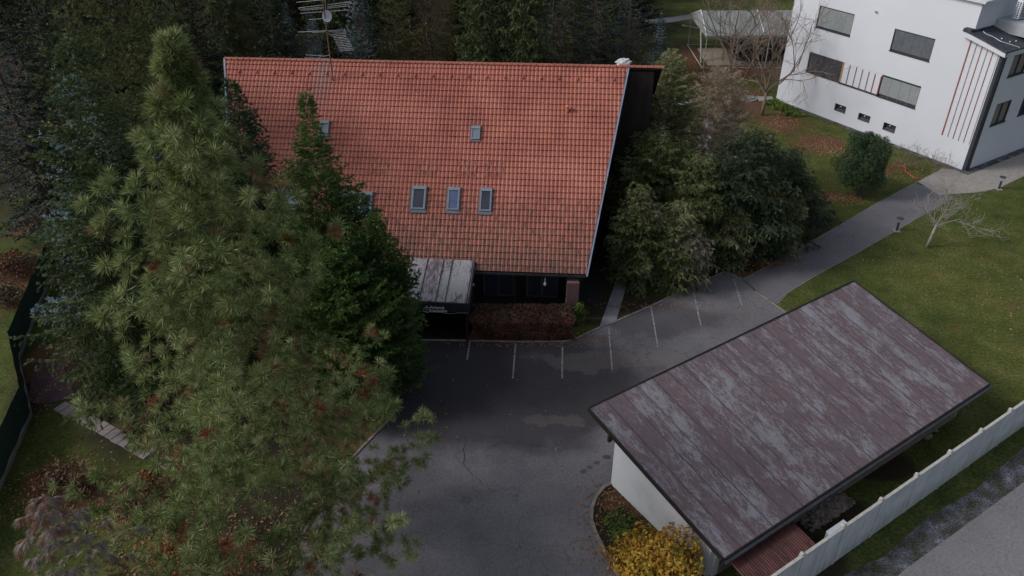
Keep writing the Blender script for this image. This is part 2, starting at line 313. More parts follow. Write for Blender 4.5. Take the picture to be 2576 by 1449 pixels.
def conifer(name, H, prof, seed, label, cat, group=None, dz=.5, nb=6, elev=(25, -5), curve=.25, twig=.22, tl=.38, pts=.12,
            K=5, nl=.14, nw=.035, spread=.8, droop=.1, mats=None, mixp=None, zmin=.06, lo_sparse=0, tw_droop=.1, trunk_r=None, loc=(0, 0, 0),
            bark='trunk', start_t=.2, jit=.18, thin=False, jl=.25, woodskip=.0, rough=0.35):
    """prof: list of (height fraction, radius). Axis at local origin."""
    rng = np.random.default_rng(seed); pf = prof_fn(prof)
    root = empty(name, loc, label, cat, group)
    wood = MB(); tr = trunk_r or H*.013
    wob = rng.normal(size=(9, 2))*H*.004
    wob[0] = 0
    tp = [(wob[i, 0], wob[i, 1], H*.985*i/8) for i in range(9)]
    wood.tube(tp, [tr*(1-.93*i/8)*(1.25 if i == 0 else 1) for i in range(9)], 8)
    P = []; D = []; Q = []
    z = H*zmin; ph = rng.uniform(0, 6.28)
    lump = rng.uniform(0, 6.28, 3)
    while z < H*.985:
        t = z/H; R = pf(t)
        n = nb if R > .5 else max(3, nb-2)
        for k in range(n):
            if lo_sparse and t < .4 and rng.random() < lo_sparse*(1-t/.4): continue
            az = ph+2*math.pi*k/n+rng.normal()*.22
            r = R*(1+rough*.5*math.sin(az*2+lump[0]+z*.9)+rough*.35*math.sin(az*3+lump[1]-z*1.7))*rng.uniform(1-jl, 1.05)
            r = max(r, .12)
            el = math.radians(elev[1]+(elev[0]-elev[1])*t+rng.normal()*5)
            L_ = r/max(.4, math.cos(el)); m = 6
            s = np.linspace(0, 1, m)
            out_ = s*r; zz = z+rng.normal()*.08+L_*math.sin(el)*s+curve*L_*(s**2.2)*.6-curve*.12*L_*np.sin(s*math.pi)
            side = np.cumsum(rng.normal(size=m))*.035*r; side[0] = 0
            ca, sa = math.cos(az), math.sin(az)
            pts_ = np.stack([ca*out_-sa*side+np.interp(z, [q[2] for q in tp], [q[0] for q in tp]), sa*out_+ca*side+np.interp(z, [q[2] for q in tp], [q[1] for q in tp]), zz], 1)
            br = max(.008, .013*L_+.006)
            if rng.random() >= woodskip: wood.tube(pts_, list(br*(1-.8*s)), 4, cap=False)
            dirv = pts_[-1]-pts_[0]; dirv /= np.linalg.norm(dirv)
            perp = np.array([-sa, ca, 0.])
            nt2 = max(2, int(L_*(1-start_t)/twig))
            ts = np.linspace(start_t, 1, nt2)+rng.normal(size=nt2)*.01; ts = np.clip(ts, 0, 1)
            for sg in (-1, 1):
                base = np.stack([np.interp(ts, s, pts_[:, j]) for j in range(3)], 1)
                ln = tl*L_*(1-ts*.82)*rng.uniform(.6, 1.15, nt2)+.06
                ln = np.minimum(ln, 1.3)
                td = dirv[None]*.75+sg*perp[None]*.85; td = td+rng.normal(size=(nt2, 3))*jit
                td[:, 2] -= tw_droop; td /= np.linalg.norm(td, axis=1, keepdims=True)
                mp_ = max(1, int(math.ceil(float(ln.max())/pts)))
                ss = (np.arange(mp_)+1)/mp_
                pp = base[:, None, :]+td[:, None, :]*(ln[:, None, None]*ss[None, :, None])
                pp[..., 2] -= (tw_droop*.6*(ss[None]**2)*ln[:, None])
                keep = (rng.random(pp.shape[:2]) < np.clip(ln[:, None]/(ln.max()), .3, 1))
                dd = np.broadcast_to(td[:, None, :], pp.shape)
                P.append(pp[keep]); D.append(dd[keep]); Q.append(np.full(keep.sum(), t))
                if lo_sparse and t < .6:
                    for i in range(0, nt2, 2): wood.tube([base[i], base[i]+td[i]*ln[i]], [.012, .005], 3, cap=False)
            tpn = max(2, int(L_*.5/pts)); tt = np.linspace(.5, 1, tpn)
            P.append(np.stack([np.interp(tt, s, pts_[:, j]) for j in range(3)], 1)); D.append(np.tile(dirv, (tpn, 1))); Q.append(np.full(tpn, t))
        z += dz*rng.uniform(.8, 1.2)*(1 if R > .8 else .7); ph += 2.4/nb*1.7
    top = H*.99; P.append(np.array([[wob[8, 0], wob[8, 1], top]])); D.append(np.array([[0, 0, 1.]])); Q.append(np.array([1.]))
    P = np.concatenate(P); D = np.concatenate(D)+np.array([0, 0, .15]); Q = np.concatenate(Q)
    mats = mats or [L['spruce']]
    pick = np.zeros(len(P), int)
    if mixp:
        for i, (p0, p1) in enumerate(mixp):     # probability at top / bottom, clumped
            f = np.sin(P[:, 0]*1.3+i*2+lump[2])+np.sin(P[:, 1]*1.1+i)+np.sin(P[:, 2]*1.6+i*3)
            pr = (p1+(p0-p1)*Q)*np.clip(.4+.6*f, 0, 2.4)
            pick[rng.random(len(P)) < pr] = i+1
    tr_ = blades(rng, P, D, K, nl, nw, spread, droop, thin)
    rep = len(tr_)//len(P)
    mi = np.repeat(pick, K) if thin else np.concatenate([np.repeat(pick, K)]*2)
    wood.build('trunk', M[bark], root)
    soup('crown', tr_, mats, mi, root)
    print(name, label[:30], len(P), len(tr_))
    return root
def shrub(name, c, rad, seed, label, cat, n=3000, leaf=.08, mats=None, group=None, mixp=None, shell=.45, flat=.6, stems=10, lump=.25, sup=1.0, part='foliage', asp=.5, up=0, box=False):
    rng = np.random.default_rng(seed); root = empty(name, (c[0], c[1], 0 if len(c) < 3 else c[2]), label, cat, group)
    d = rng.normal(size=(n, 3)); d /= np.linalg.norm(d, axis=1, keepdims=True); d[:, 2] = np.where(d[:, 2] < -.75, -d[:, 2], d[:, 2])
    if sup != 1: d = np.sign(d)*np.abs(d)**sup
    ph = rng.uniform(0, 6.28, 6)
    k = 1+lump*(np.sin(d[:, 0]*4+ph[0])*np.sin(d[:, 1]*5+ph[1])+.6*np.sin(d[:, 2]*6+ph[2]+d[:, 0]*5)+.35*np.sin(d[:, 0]*13+ph[3])*np.sin(d[:, 1]*12+d[:, 2]*9+ph[4]))
    rr = k*(1-shell*rng.random(n)**1.5); P = d*rr[:, None]*np.array(rad)
    if box:
        q = rng.uniform(-1, 1, (n, 3)); ax = rng.choice(3, n, p=[.14, .43, .43]); q[np.arange(n), ax] = np.sign(q[np.arange(n), ax])*(1-.22*rng.random(n)**1.5)
        q *= (1+lump*np.sin(q[:, [0]]*9+ph[0])*np.cos(q[:, [2]]*3+q[:, [1]]*3+ph[1])); P = q*np.array(rad); d = q/np.linalg.norm(q, axis=1, keepdims=True)
    P[:, 2] += rad[2]*.95
    P[:, 2] = np.maximum(P[:, 2], .03)
    nrm = d*flat+rng.normal(size=(n, 3))*.6; nrm[:, 2] += up; nrm /= np.linalg.norm(nrm, axis=1, keepdims=True)
    a = np.cross(nrm, rng.normal(size=(n, 3))); a /= np.linalg.norm(a, axis=1, keepdims=True); b = np.cross(nrm, a)
    sz = leaf*rng.uniform(.6, 1.3, (n, 1)); a = a*sz; b = b*sz*asp
    t1 = np.stack([P-a, P+b, P+a], 1); t2 = np.stack([P-a, P+a, P-b], 1)
    # one island per leaf: four-corner blade, stored as two triangles
    tr_ = np.concatenate([t1, t2]); pick = np.zeros(n, int)
    if mixp:
        for i, pr in enumerate(mixp):
            f = np.sin(P[:, 0]*2.3+i*2+ph[5])+np.sin(P[:, 1]*2.1+i)+np.sin(P[:, 2]*2.6+i*3)
            pick[rng.random(n) < pr*np.clip(.5+.7*f, 0, 2.5)] = i+1
    soup(part, tr_, mats, np.concatenate([pick, pick]), root)
    wd = MB()
    for i in range(stems):
        q = rng.normal(size=3); q /= np.linalg.norm(q); q[2] = abs(q[2])+.5
        e = np.array([q[0]*rad[0]*.8, q[1]*rad[1]*.8, min(1.5, q[2]*1.2)*rad[2]])+np.array(root.location)
        b0 = np.array(root.location)+np.array([q[0]*.1, q[1]*.1, 0]); wd.tube([b0, (b0+e)/2+rng.normal(size=3)*.05, e], [.03, .02, .008], 4)
    wd.build('stems', M['twig'], root)
    return root
def bare_tree(name, loc, H, seed, label, cat, r0=.07, spread=.75, depth=5, nbr=3, bark='bark2', group=None, leaves=None, bole=.3, lean=(0, 0), leafn=2, updir=.35, minr=.006, lmat=None, droopy=0, decay=.78):
    rng = np.random.default_rng(seed); root = empty(name, loc, label, cat, group); wd = MB(); limbs = MB(); tips = []
    org = np.array(loc, float)
    b0 = org; b1 = org+np.array([lean[0]*bole*H, lean[1]*bole*H, H*bole])
    wd.tube([b0, b0*.6+b1*.4+rng.normal(size=3)*.02*H*.1, b1], [r0*1.25, r0, r0*.8], 8)
    def grow(p, d, ln, r, k):
        m = 4; pts = [p]; q = p; r = min(r, ln*.022+.004)
        for i in range(m):
            d = d+rng.normal(size=3)*.085; d[2] += .05*updir-droopy*.1; d = d/np.linalg.norm(d); q = q+d*ln/m; pts.append(q)
        limbs.tube(pts, [max(minr, r*(1-.45*i/m)) for i in range(m+1)], 4 if r < .03 else 6, cap=False)
        if k == 0: tips.append((q, d)); return
        for i in range(nbr if k > 1 else nbr+1):
            f = rng.uniform(.35, 1); pp = pts[min(m, int(f*m)+0)] if i else q
            nd = d+rng.normal(size=3)*spread*.75; nd[2] += updir*.35; nd /= np.linalg.norm(nd)
            grow(pp, nd, ln*decay*rng.uniform(.75, 1.1), r*.6, k-1)
        tips.append((q, d))
    for i in range(nbr+2):
        a = 2*math.pi*i/(nbr+2)+rng.normal()*.3; d = np.array([math.cos(a)*spread, math.sin(a)*spread, 1-.3*spread]); d /= np.linalg.norm(d)
        f = rng.uniform(.75, 1); grow(b0*(1-f)+b1*f, d, H*(1-bole)*.42*rng.uniform(.8, 1.2), r0*.6, depth-2)
    grow(b1, np.array([lean[0], lean[1], 1.]), H*(1-bole)*.4, r0*.75, depth-2)
    wd.build('trunk', M[bark], root, smooth=True); limbs.build('branches', M[bark], root)
    if leaves:
        P = np.array([t[0] for t in tips])-org; D = np.array([t[1] for t in tips])
        sel = rng.random(len(P)) < leaves; P = P[sel]; D = D[sel]
        if len(P):
            tr_ = blades(rng, P, D, leafn, .12, .05, 1.2, .1, False); soup('leaves', tr_, [lmat or L['brown']], np.zeros(len(tr_)), root)
    return root
exec_rng = np.random.default_rng(5); rnd = random.Random(3)

# ================================================================== GROUND
def smooth_noise(X, Y, sc, seed):
    rng = np.random.default_rng(seed); v = 0
    for o in range(4):
        a = rng.uniform(0, 6.28, 6); k = sc*(1.9**o)
        v = v+(.6**o)*(np.sin(k*(X*math.cos(a[0])+Y*math.sin(a[0]))+a[1])*np.sin(k*(X*math.cos(a[2])+Y*math.sin(a[2]))+a[3]))
    return v
def blob(X, Y, px, py, rx, ry=None, soft=.5):
    g = G(px, py); ry = ry or rx
    d = np.sqrt(((X-g[0])/rx)**2+((Y-g[1])/ry)**2); return np.clip((1-d)/soft+.0, 0, 1)
nx, ny = 420, 400
gx = np.linspace(-75, 75, nx); gy = np.linspace(8, 150, ny)
X, Y = np.meshgrid(gx, gy)
nz = smooth_noise(X, Y, .9, 1); nz2 = smooth_noise(X, Y, 2.1, 7)
litter = np.zeros_like(X); soil = np.zeros_like(X); yel = np.zeros_like(X)
for px, py, rx, ry in ((1780, 215, 3.5, 6), (1860, 250, 4, 5), (1850, 180, 6, 3), (1960, 310, 3, 3), (2060, 360, 3, 2.5), (2230, 420, 3, 1.5), (2120, 495, 1.8, 1), (1700, 260, 2.5, 4), (1800, 175, 5, 3), (1950, 180, 4, 4), (1740, 140, 1.6, 5),
                        (1920, 660, 2.0, .7), (1975, 615, 1.5, .7), (1860, 690, 1.5, .6), (120, 1210, 1.3, 1.4), (200, 1260, 1.6, 1.5), (350, 1290, 1.5, 1.5), (450, 1430, 2, 1.2), (60, 700, 3, 5), (120, 900, 1.5, 3), (100, 560, 2, 3),
                        (960, 1020, 1.5, 2.6), (880, 1110, 1.2, 2), (560, 1400, 2, 1.5), (1560, 1280, 1.3, 1.5)):
    litter = np.maximum(litter, blob(X, Y, px, py, rx, ry, .6))
for px, py, rx, ry in ((1750, 640, 6, 3.5), (1950, 560, 5, 4), (1650, 560, 4, 8), (1540, 560, 3, 10), (1500, 760, 2, 3), (1600, 760, 2.5, 1.5), (300, 850, 5, 7), (700, 1000, 6, 6), (130, 950, 1.8, 4), (2060, 1290, 2.6, 1.2), (2200, 1170, 2, 1.2), (600, 900, 9, 9),
                        (1540, 1300, 1.6, 3), (500, 100, 30, 26), (1100, 60, 36, 20), (1100, 200, 30, 16), (60, 300, 16, 25), (300, 500, 8, 9), (2000, 1400, 2.5, 2), (660, 1340, 4.5, 4)):
    soil = np.maximum(soil, blob(X, Y, px, py, rx, ry, .5))
for px, py, rx, ry in ((2040, 440, 3, 4), (2350, 700, 5, 4), (2450, 620, 6, 4), (2500, 760, 4, 5), (1740, 40, 5, 12), (2520, 900, 3, 4)):
    yel = np.maximum(yel, blob(X, Y, px, py, rx, ry, 1))
for px, py, rx, ry in ((2450, 640, 1.6, 1.2), (2520, 770, 2.2, 1.2), (2400, 820, 1.2, 1.5), (2330, 700, .9, .7), (2560, 620, 1.5, 1.5), (2480, 860, 1.5, 1)):
    litter = np.maximum(litter, .38*blob(X, Y, px, py, rx, ry, .9))
litter = np.clip(litter*(1+.4*nz)+.25*nz2*(litter > 0.02), 0, 1); soil = np.clip(soil*1.2+.2*nz*(soil > .02), 0, 1)
yel = np.clip(yel+.15*nz+.1, 0, 1)
bumpy = .02*nz2
# embankment outside the left fence and gentle wood floor
me = bpy.data.meshes.new('ground'); co = np.stack([X, Y, np.minimum(0, bumpy*.0)], 2).reshape(-1, 3)
idx = np.arange(nx*ny).reshape(ny, nx)
fa = np.stack([idx[:-1, :-1], idx[:-1, 1:], idx[1:, 1:], idx[1:, :-1]], 2).reshape(-1, 4)
big = [(-320, -40, -.0), (320, -40, -.0), (320, 420, -.0), (-320, 420, -.0)]
me.vertices.add(len(co)); me.vertices.foreach_set('co', co.reshape(-1).astype(np.float32))
me.loops.add(fa.size); me.loops.foreach_set('vertex_index', fa.reshape(-1).astype(np.int32))
me.polygons.add(len(fa)); me.polygons.foreach_set('loop_start', np.arange(0, fa.size, 4, dtype=np.int32)); me.update(calc_edges=True)
at = me.color_attributes.new('zone', 'FLOAT_COLOR', 'POINT')
at.data.foreach_set('color', np.stack([litter, soil, yel, np.ones_like(X)], 2).reshape(-1).astype(np.float32))
def ground_mat():
    m = bpy.data.materials.new('grass_and_litter'); m.use_nodes = True; n = m.node_tree.nodes; l = m.node_tree.links
    bs = n['Principled BSDF']; bs.inputs['Roughness'].default_value = .95; bs.inputs['Specular IOR Level'].default_value = .1
    tc = n.new('ShaderNodeTexCoord'); at = n.new('ShaderNodeAttribute'); at.attribute_name = 'zone'
    sp = n.new('ShaderNodeSeparateColor'); l.new(at.outputs[0], sp.inputs[0])
    def noise(sc, det=5, ro=.6):
        a = n.new('ShaderNodeTexNoise'); a.inputs['Scale'].default_value = sc; a.inputs['Detail'].default_value = det; a.inputs['Roughness'].default_value = ro
        l.new(tc.outputs['Object'], a.inputs['Vector']); return a.outputs[0]
    def ramp(src, cols):
        cr = n.new('ShaderNodeValToRGB'); e = cr.color_ramp.elements
        e[0].position = cols[0][0]; e[0].color = (*cols[0][1], 1); e[1].position = cols[-1][0]; e[1].color = (*cols[-1][1], 1)
        for p, c in cols[1:-1]: q = e.new(p); q.color = (*c, 1)
        l.new(src, cr.inputs[0]); return cr.outputs[0]
    def mix(f, a, b):
        x = n.new('ShaderNodeMix'); x.data_type = 'RGBA'; l.new(f, x.inputs[0]); l.new(a, x.inputs[6]); l.new(b, x.inputs[7]); return x.outputs[2]
    def edge(src, ns, amt=.5, lo=.35, hi=.65):
        a = n.new('ShaderNodeMath'); a.operation = 'MULTIPLY_ADD'; l.new(ns, a.inputs[0]); a.inputs[1].default_value = amt
        b = n.new('ShaderNodeMath'); b.operation = 'SUBTRACT'; l.new(src, b.inputs[0]); b.inputs[1].default_value = amt/2; l.new(b.outputs[0], a.inputs[2])
        r = n.new('ShaderNodeMapRange'); r.inputs[1].default_value = lo; r.inputs[2].default_value = hi; l.new(a.outputs[0], r.inputs[0]); return r.outputs[0]
    f1 = noise(.7, 8, .65); f2 = noise(7, 8, .75); f3 = noise(22, 4, .7)
    g1 = ramp(f1, [(.3, (.038, .052, .015)), (.5, (.066, .086, .022)), (.7, (.105, .112, .038))])
    g2 = ramp(f1, [(.3, (.07, .085, .02)), (.55, (.11, .12, .032)), (.7, (.16, .14, .065))])
    g = mix(sp.outputs[2], g1, g2)
    fm = ramp(f2, [(.33, (.30, .33, .30)), (.5, (.95, .95, .95)), (.7, (1.8, 1.7, 1.5))])
    so = ramp(f2, [(.3, (.018, .014, .010)), (.55, (.04, .034, .022)), (.7, (.07, .055, .03))])
    li = ramp(f3, [(.32, (.035, .03, .014)), (.45, (.09, .05, .028)), (.58, (.17, .085, .05)), (.7, (.28, .19, .125))])
    vm = n.new('ShaderNodeVectorMath'); vm.operation = 'MULTIPLY'; l.new(g, vm.inputs[0]); l.new(fm, vm.inputs[1])
    c = mix(edge(sp.outputs[1], f2, .9, .2, .8), vm.outputs[0], so)
    c = mix(edge(sp.outputs[0], f2, 1.6, .3, .8), c, li)
    l.new(c, bs.inputs['Base Color'])
    bp = n.new('ShaderNodeBump'); bp.inputs['Strength'].default_value = .8; bp.inputs['Distance'].default_value = .06
    l.new(f3, bp.inputs['Height']); l.new(bp.outputs[0], bs.inputs['Normal'])
    return m
GM = ground_mat(); me.materials.append(GM)
g = bpy.data.objects.new('ground', me); C.objects.link(g); tag(g, kind='structure')
fg = MB(); fg.add([(-400, -60, -.02), (400, -60, -.02), (400, 500, -.02), (-400, 500, -.02)], [(0, 1, 2, 3)]); tag(fg.build('far_ground', GM), kind='structure')

def asphalt_mat(name, c0, c1, c2, marks=1.0, blobs=()):
    m = bpy.data.materials.new(name); m.use_nodes = True; n = m.node_tree.nodes; l = m.node_tree.links
    bs = n['Principled BSDF']; bs.inputs['Roughness'].default_value = .85; bs.inputs['Specular IOR Level'].default_value = .3
    tc = n.new('ShaderNodeTexCoord')
    def noise(sc, det=5, ro=.6):
        a = n.new('ShaderNodeTexNoise'); a.inputs['Scale'].default_value = sc; a.inputs['Detail'].default_value = det; a.inputs['Roughness'].default_value = ro
        l.new(tc.outputs['Object'], a.inputs['Vector']); return a.outputs[0]
    cr = n.new('ShaderNodeValToRGB'); e = cr.color_ramp.elements; e[0].position = .36; e[0].color = (*c0, 1); e[1].position = .66; e[1].color = (*c2, 1)
    q = e.new(.5); q.color = (*c1, 1); l.new(noise(.28, 7, .6), cr.inputs[0])
    f = noise(9, 9, .85); mr = n.new('ShaderNodeMapRange'); mr.inputs[1].default_value = .3; mr.inputs[2].default_value = .7; mr.inputs[3].default_value = .55; mr.inputs[4].default_value = 1.45; l.new(f, mr.inputs[0])
    v = n.new('ShaderNodeVectorMath'); v.operation = 'SCALE'; l.new(cr.outputs[0], v.inputs[0]); l.new(mr.outputs[0], v.inputs['Scale'])
    base_col = v.outputs[0]
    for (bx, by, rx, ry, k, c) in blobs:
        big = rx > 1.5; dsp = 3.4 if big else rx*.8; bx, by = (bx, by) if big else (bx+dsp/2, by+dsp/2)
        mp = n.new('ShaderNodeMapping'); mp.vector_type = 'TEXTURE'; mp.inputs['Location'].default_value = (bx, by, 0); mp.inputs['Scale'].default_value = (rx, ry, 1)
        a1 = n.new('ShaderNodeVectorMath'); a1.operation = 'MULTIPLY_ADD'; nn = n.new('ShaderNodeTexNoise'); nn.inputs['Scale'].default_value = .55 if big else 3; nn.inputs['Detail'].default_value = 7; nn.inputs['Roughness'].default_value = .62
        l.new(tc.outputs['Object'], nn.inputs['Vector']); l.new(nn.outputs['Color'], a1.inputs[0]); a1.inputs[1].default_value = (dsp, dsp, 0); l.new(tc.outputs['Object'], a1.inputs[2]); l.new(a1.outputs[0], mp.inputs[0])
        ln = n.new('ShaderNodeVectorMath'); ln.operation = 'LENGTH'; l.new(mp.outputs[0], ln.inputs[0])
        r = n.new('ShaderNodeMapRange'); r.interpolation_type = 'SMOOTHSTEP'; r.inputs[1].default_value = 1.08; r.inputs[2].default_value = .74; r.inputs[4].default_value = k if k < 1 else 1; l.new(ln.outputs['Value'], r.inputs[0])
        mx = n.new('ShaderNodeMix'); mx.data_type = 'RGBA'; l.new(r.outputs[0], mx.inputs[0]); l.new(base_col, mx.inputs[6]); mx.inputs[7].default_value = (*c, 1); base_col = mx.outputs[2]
    class _o: pass
    v = _o(); v.outputs = [base_col]
    # fine cracks
    vo = n.new('ShaderNodeTexVoronoi'); vo.feature = 'DISTANCE_TO_EDGE'; vo.inputs['Scale'].default_value = .33
    ad = n.new('ShaderNodeVectorMath'); ad.operation = 'ADD'; no = n.new('ShaderNodeTexNoise'); no.inputs['Scale'].default_value = 1.4; no.inputs['Detail'].default_value = 6
    l.new(tc.outputs['Object'], no.inputs['Vector']); l.new(tc.outputs['Object'], ad.inputs[0]); l.new(no.outputs['Color'], ad.inputs[1]); l.new(ad.outputs[0], vo.inputs['Vector'])
    ck = n.new('ShaderNodeMapRange'); ck.inputs[1].default_value = .0; ck.inputs[2].default_value = .006; ck.inputs[3].default_value = 1-.45*marks; ck.inputs[4].default_value = 1
    l.new(vo.outputs['Distance'], ck.inputs[0])
    v2 = n.new('ShaderNodeVectorMath'); v2.operation = 'SCALE'; l.new(v.outputs[0], v2.inputs[0]); l.new(ck.outputs[0], v2.inputs['Scale'])
    l.new(v2.outputs[0], bs.inputs['Base Color'])
    bp = n.new('ShaderNodeBump'); bp.inputs['Strength'].default_value = .5; bp.inputs['Distance'].default_value = .01; l.new(f, bp.inputs['Height']); l.new(bp.outputs[0], bs.inputs['Normal'])
    return m
M['asphalt'] = asphalt_mat('parking_asphalt', (.116, .110, .120), (.143, .136, .147), (.172, .164, .168), blobs=[(.8, 31.4, 8.5, 5.2, .82, (.034, .030, .034)), (-3.5, 33.0, 6, 5, .6, (.022, .020, .023)), (9.6, 36.9, 3.4, 1.8, .5, (.045, .04, .045)), (7.5, 33.4, 5.5, .8, .3, (.20, .17, .15)), (3.6, 28.6, 1.6, .35, .3, (.17, .15, .13)), *[(*G(x*S, y*S)[:2], r, r*.8, k_, (.045, .04, .042)) for x, y, r, k_ in ((1577.8, 1187.8, .2, .8), (1551.5, 1202.7, .15, .7), (1532, 1214.7, .15, .6), (1516.8, 1225.4, .17, .7), (1540, 1100, .38, .6), (1522, 1120, .3, .55), (1560, 1080, .22, .5), (1390, 1050, .4, .25), (1210, 1300, .3, .3))]])  # broad dark blobs: damp asphalt mixed with painted tree and house shade
M['asphalt2'] = asphalt_mat('path_asphalt', (.12, .113, .127), (.14, .133, .147), (.165, .158, .165), .3)
M['asphalt3'] = asphalt_mat('road_asphalt', (.16, .153, .16), (.18, .173, .18), (.20, .193, .195), .5)
M['paving'] = mat('beige_gravel_paving', [(.24, .22, .20), (.32, .30, .275)], 3, .95, .3, 60, fine=.15)
M['greypave'] = mat('grey_yard', [(.16, .16, .17), (.26, .26, .27)], 1.5, .9, .2, 40, fine=.15)
M['gravel'] = mat('blue_grey_gravel', [(.035, .04, .02), (.06, .06, .05), (.10, .105, .12), (.20, .21, .25)], 1.6, .95, .8, 22, contrast=1.0, fine=.75, fscale=14)
def sheet(name, pix, z, m, world=None):
    pts = world if world else [G(*p)[:2] for p in pix]
    b = MB(); n = len(pts); import mathutils.geometry as mg
    tri = mg.tessellate_polygon([[Vector((p[0], p[1], 0)) for p in pts]])
    b.add([(p[0], p[1], z) for p in pts], [tuple(t) for t in tri]); o = b.build(name, m)
    if o.data.polygons[0].normal.z < 0: o.data.flip_normals()
    return tag(o, kind='structure')
lot_pix = [(1020, 856), (1182, 858), (1300, 861), (1425, 860), (1450, 853), (1480, 838), (1512, 824), (1550, 808), (1640, 768), (1740, 720), (1825, 682), (1850, 690), (1900, 733), (1965, 778), (2060, 850), (1800, 1000), (1560, 1215), (1538, 1217), (1500, 1250), (1487, 1285),
           (1490, 1320), (1510, 1365), (1545, 1420), (1580, 1490), (1640, 1640), (1500, 1900), (900, 1900), (700, 1600), (760, 1350), (860, 1180), (948, 1088), (985, 1050), (1004, 990), (1010, 920)]
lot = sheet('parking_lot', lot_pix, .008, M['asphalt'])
sheet('entry_paving', [(1010, 700), (1185, 700), (1186, 857), (1020, 855)], .004, mat('entry_shade_paving', [(.006, .005, .006), (.012, .010, .010)], 2, .9))  # shade under the porch painted in as a near-black paving colour
sheet('terrace', [(1186, 700), (1470, 700), (1580, 440), (1640, 440), (1600, 640), (1500, 765), (1186, 765)], .005, mat('terrace_shade', [(.018, .016, .016), (.03, .026, .026)], 2, .9))  # shade beside the house and under the eaves painted into the colour
path = sheet('asphalt_path', [(1868, 703), (1960, 655), (2090, 580), (2200, 515), (2300, 462), (2330, 470), (2400, 500), (2290, 560), (2150, 640), (2050, 695), (1985, 735), (1958, 766), (1932, 752), (1900, 728)], .012, M['asphalt2'])
pav = sheet('front_pavement', [(2310, 458), (2372, 424), (2428, 430), (2600, 345), (2700, 300), (2720, 380), (2580, 440), (2510, 474), (2455, 484), (2392, 488), (2362, 492)], .016, M['paving'])
sheet('side_path', [(1508, 823), (1549, 810), (1570, 740), (1597, 640), (1640, 560), (1690, 470), (1800, 400), (1800, 330), (1775, 245), (1700, 240), (1660, 330), (1610, 450), (1572, 600), (1552, 700)], .012, M['greypave'])
U = np.array([.832, .555]); N = np.array([.555, -.832])       # along / across the concrete fence
F0 = np.array([11.99, 19.35])
def fx(u, v): return F0+U*u+N*v
sheet('road', None, .012, M['asphalt3'], [fx(-12, 1.75), fx(-5, 1.9), fx(2, 1.7), fx(10, 1.85), fx(40, 1.8), fx(40, 14), fx(-12, 14)])
gs = sheet('gravel_strip', None, .006, M['gravel'], [fx(-12, .75), fx(-6, .6), fx(-3, .9), fx(0, .6), fx(2, .9), fx(5, .7), fx(8, .95), fx(12, .75), fx(20, .9), fx(40, .8), fx(40, 2.0), fx(-12, 2.0)])
sheet('leaf_track', [(88, 905), (150, 900), (190, 1000), (170, 1005), (100, 1018), (70, 1010)], .006, mat('reddish_track', [(.06, .035, .045), (.10, .06, .07)], 2, .9, .2, 40, fine=.2))
sheet('far_lane', [(1600, 52), (1690, 43), (1735, 36), (1990, 25), (1990, 33), (1740, 47), (1690, 56), (1600, 66)], .01, M['asphalt3'])
def line(p, q, wd=.075):
    a, b = G(*p), G(*q); d = (b-a)[:2]; d /= np.linalg.norm(d); s = np.array([-d[1], d[0]])*wd/2
    mb = MB(); mb.add([(*(a[:2]-s), .012), (*(a[:2]+s), .012), (*(b[:2]+s), .012), (*(b[:2]-s), .012)], [(0, 1, 2, 3)])
    o = mb.build('painted_line', M['paint'], lot)
    if o.data.polygons[0].normal.z < 0: o.data.flip_normals()
for p, q in (((1182, 860), (1175, 905)), ((1297, 864), (1290, 952)), ((1415, 872), (1414, 952)), ((1531, 822), (1540, 930)), ((1638, 772), (1655, 875)), ((1742, 722), (1763, 820)), ((1846, 702), (1866, 768))):
    line(p, q)
ck_ = MB(); _p = [G(*q) for q in ((1170, 1092), (1173, 1112), (1165, 1130), (1170, 1148), (1166, 1168), (1178, 1182), (1190, 1196), (1206, 1206), (1214, 1222))]
for _i in range(len(_p)-1):
    _a, _b = _p[_i], _p[_i+1]; _w = .022*(1.2-_i*.1); ck_.add([(_a[0]-_w, _a[1], .0125), (_a[0]+_w, _a[1], .0125), (_b[0]+_w, _b[1], .0125), (_b[0]-_w, _b[1], .0125)], [(0, 1, 2, 3)])
o_ = ck_.build('crack', mat('crack_tar', [(.03, .028, .03), (.06, .055, .06)], 6, .9), lot)
def curb(name, pix, wd=.10, h=.07, m='curb', parent=None):
    mb = MB(); P = [G(*p)[:2] for p in pix]
    for a, b in zip(P[:-1], P[1:]):
        L0 = np.linalg.norm(b-a); k = max(1, round(L0/1.0)); d = (b-a)/L0; s = np.array([-d[1], d[0]])*wd/2
        for i in range(k):
            c0 = a+(b-a)*i/k+d*.012; c1 = a+(b-a)*(i+1)/k-d*.012; c = (c0+c1)/2
            mb.obox((*c, h/2), (*((c1-c0)/2), 0), (*s, 0), (0, 0, h/2))
    return tag(mb.build(name, M[m], bevel=.01), kind='structure')
curb('kerb', [(1020, 856), (1182, 858), (1300, 861), (1425, 860), (1450, 853), (1480, 838), (1510, 825)])
curb('kerb', [(1549, 809), (1640, 769), (1740, 721), (1822, 684), (1868, 703)], h=.05)
curb('kerb', [(1900, 733), (1965, 778), (2000, 805)], h=.05)
curb('kerb', [(1868, 703), (1960, 655), (2090, 580), (2200, 515), (2310, 457), (2372, 423)], wd=.06, h=.03)
curb('kerb', [(1942, 763), (1985, 735), (2050, 695), (2150, 640), (2290, 560), (2362, 492), (2392, 489), (2455, 485), (2510, 475), (2580, 441), (2720, 381)], wd=.06, h=.03)
curb('kerb', [(1010, 930), (1004, 990), (985, 1050), (948, 1088), (860, 1180), (760, 1350)])
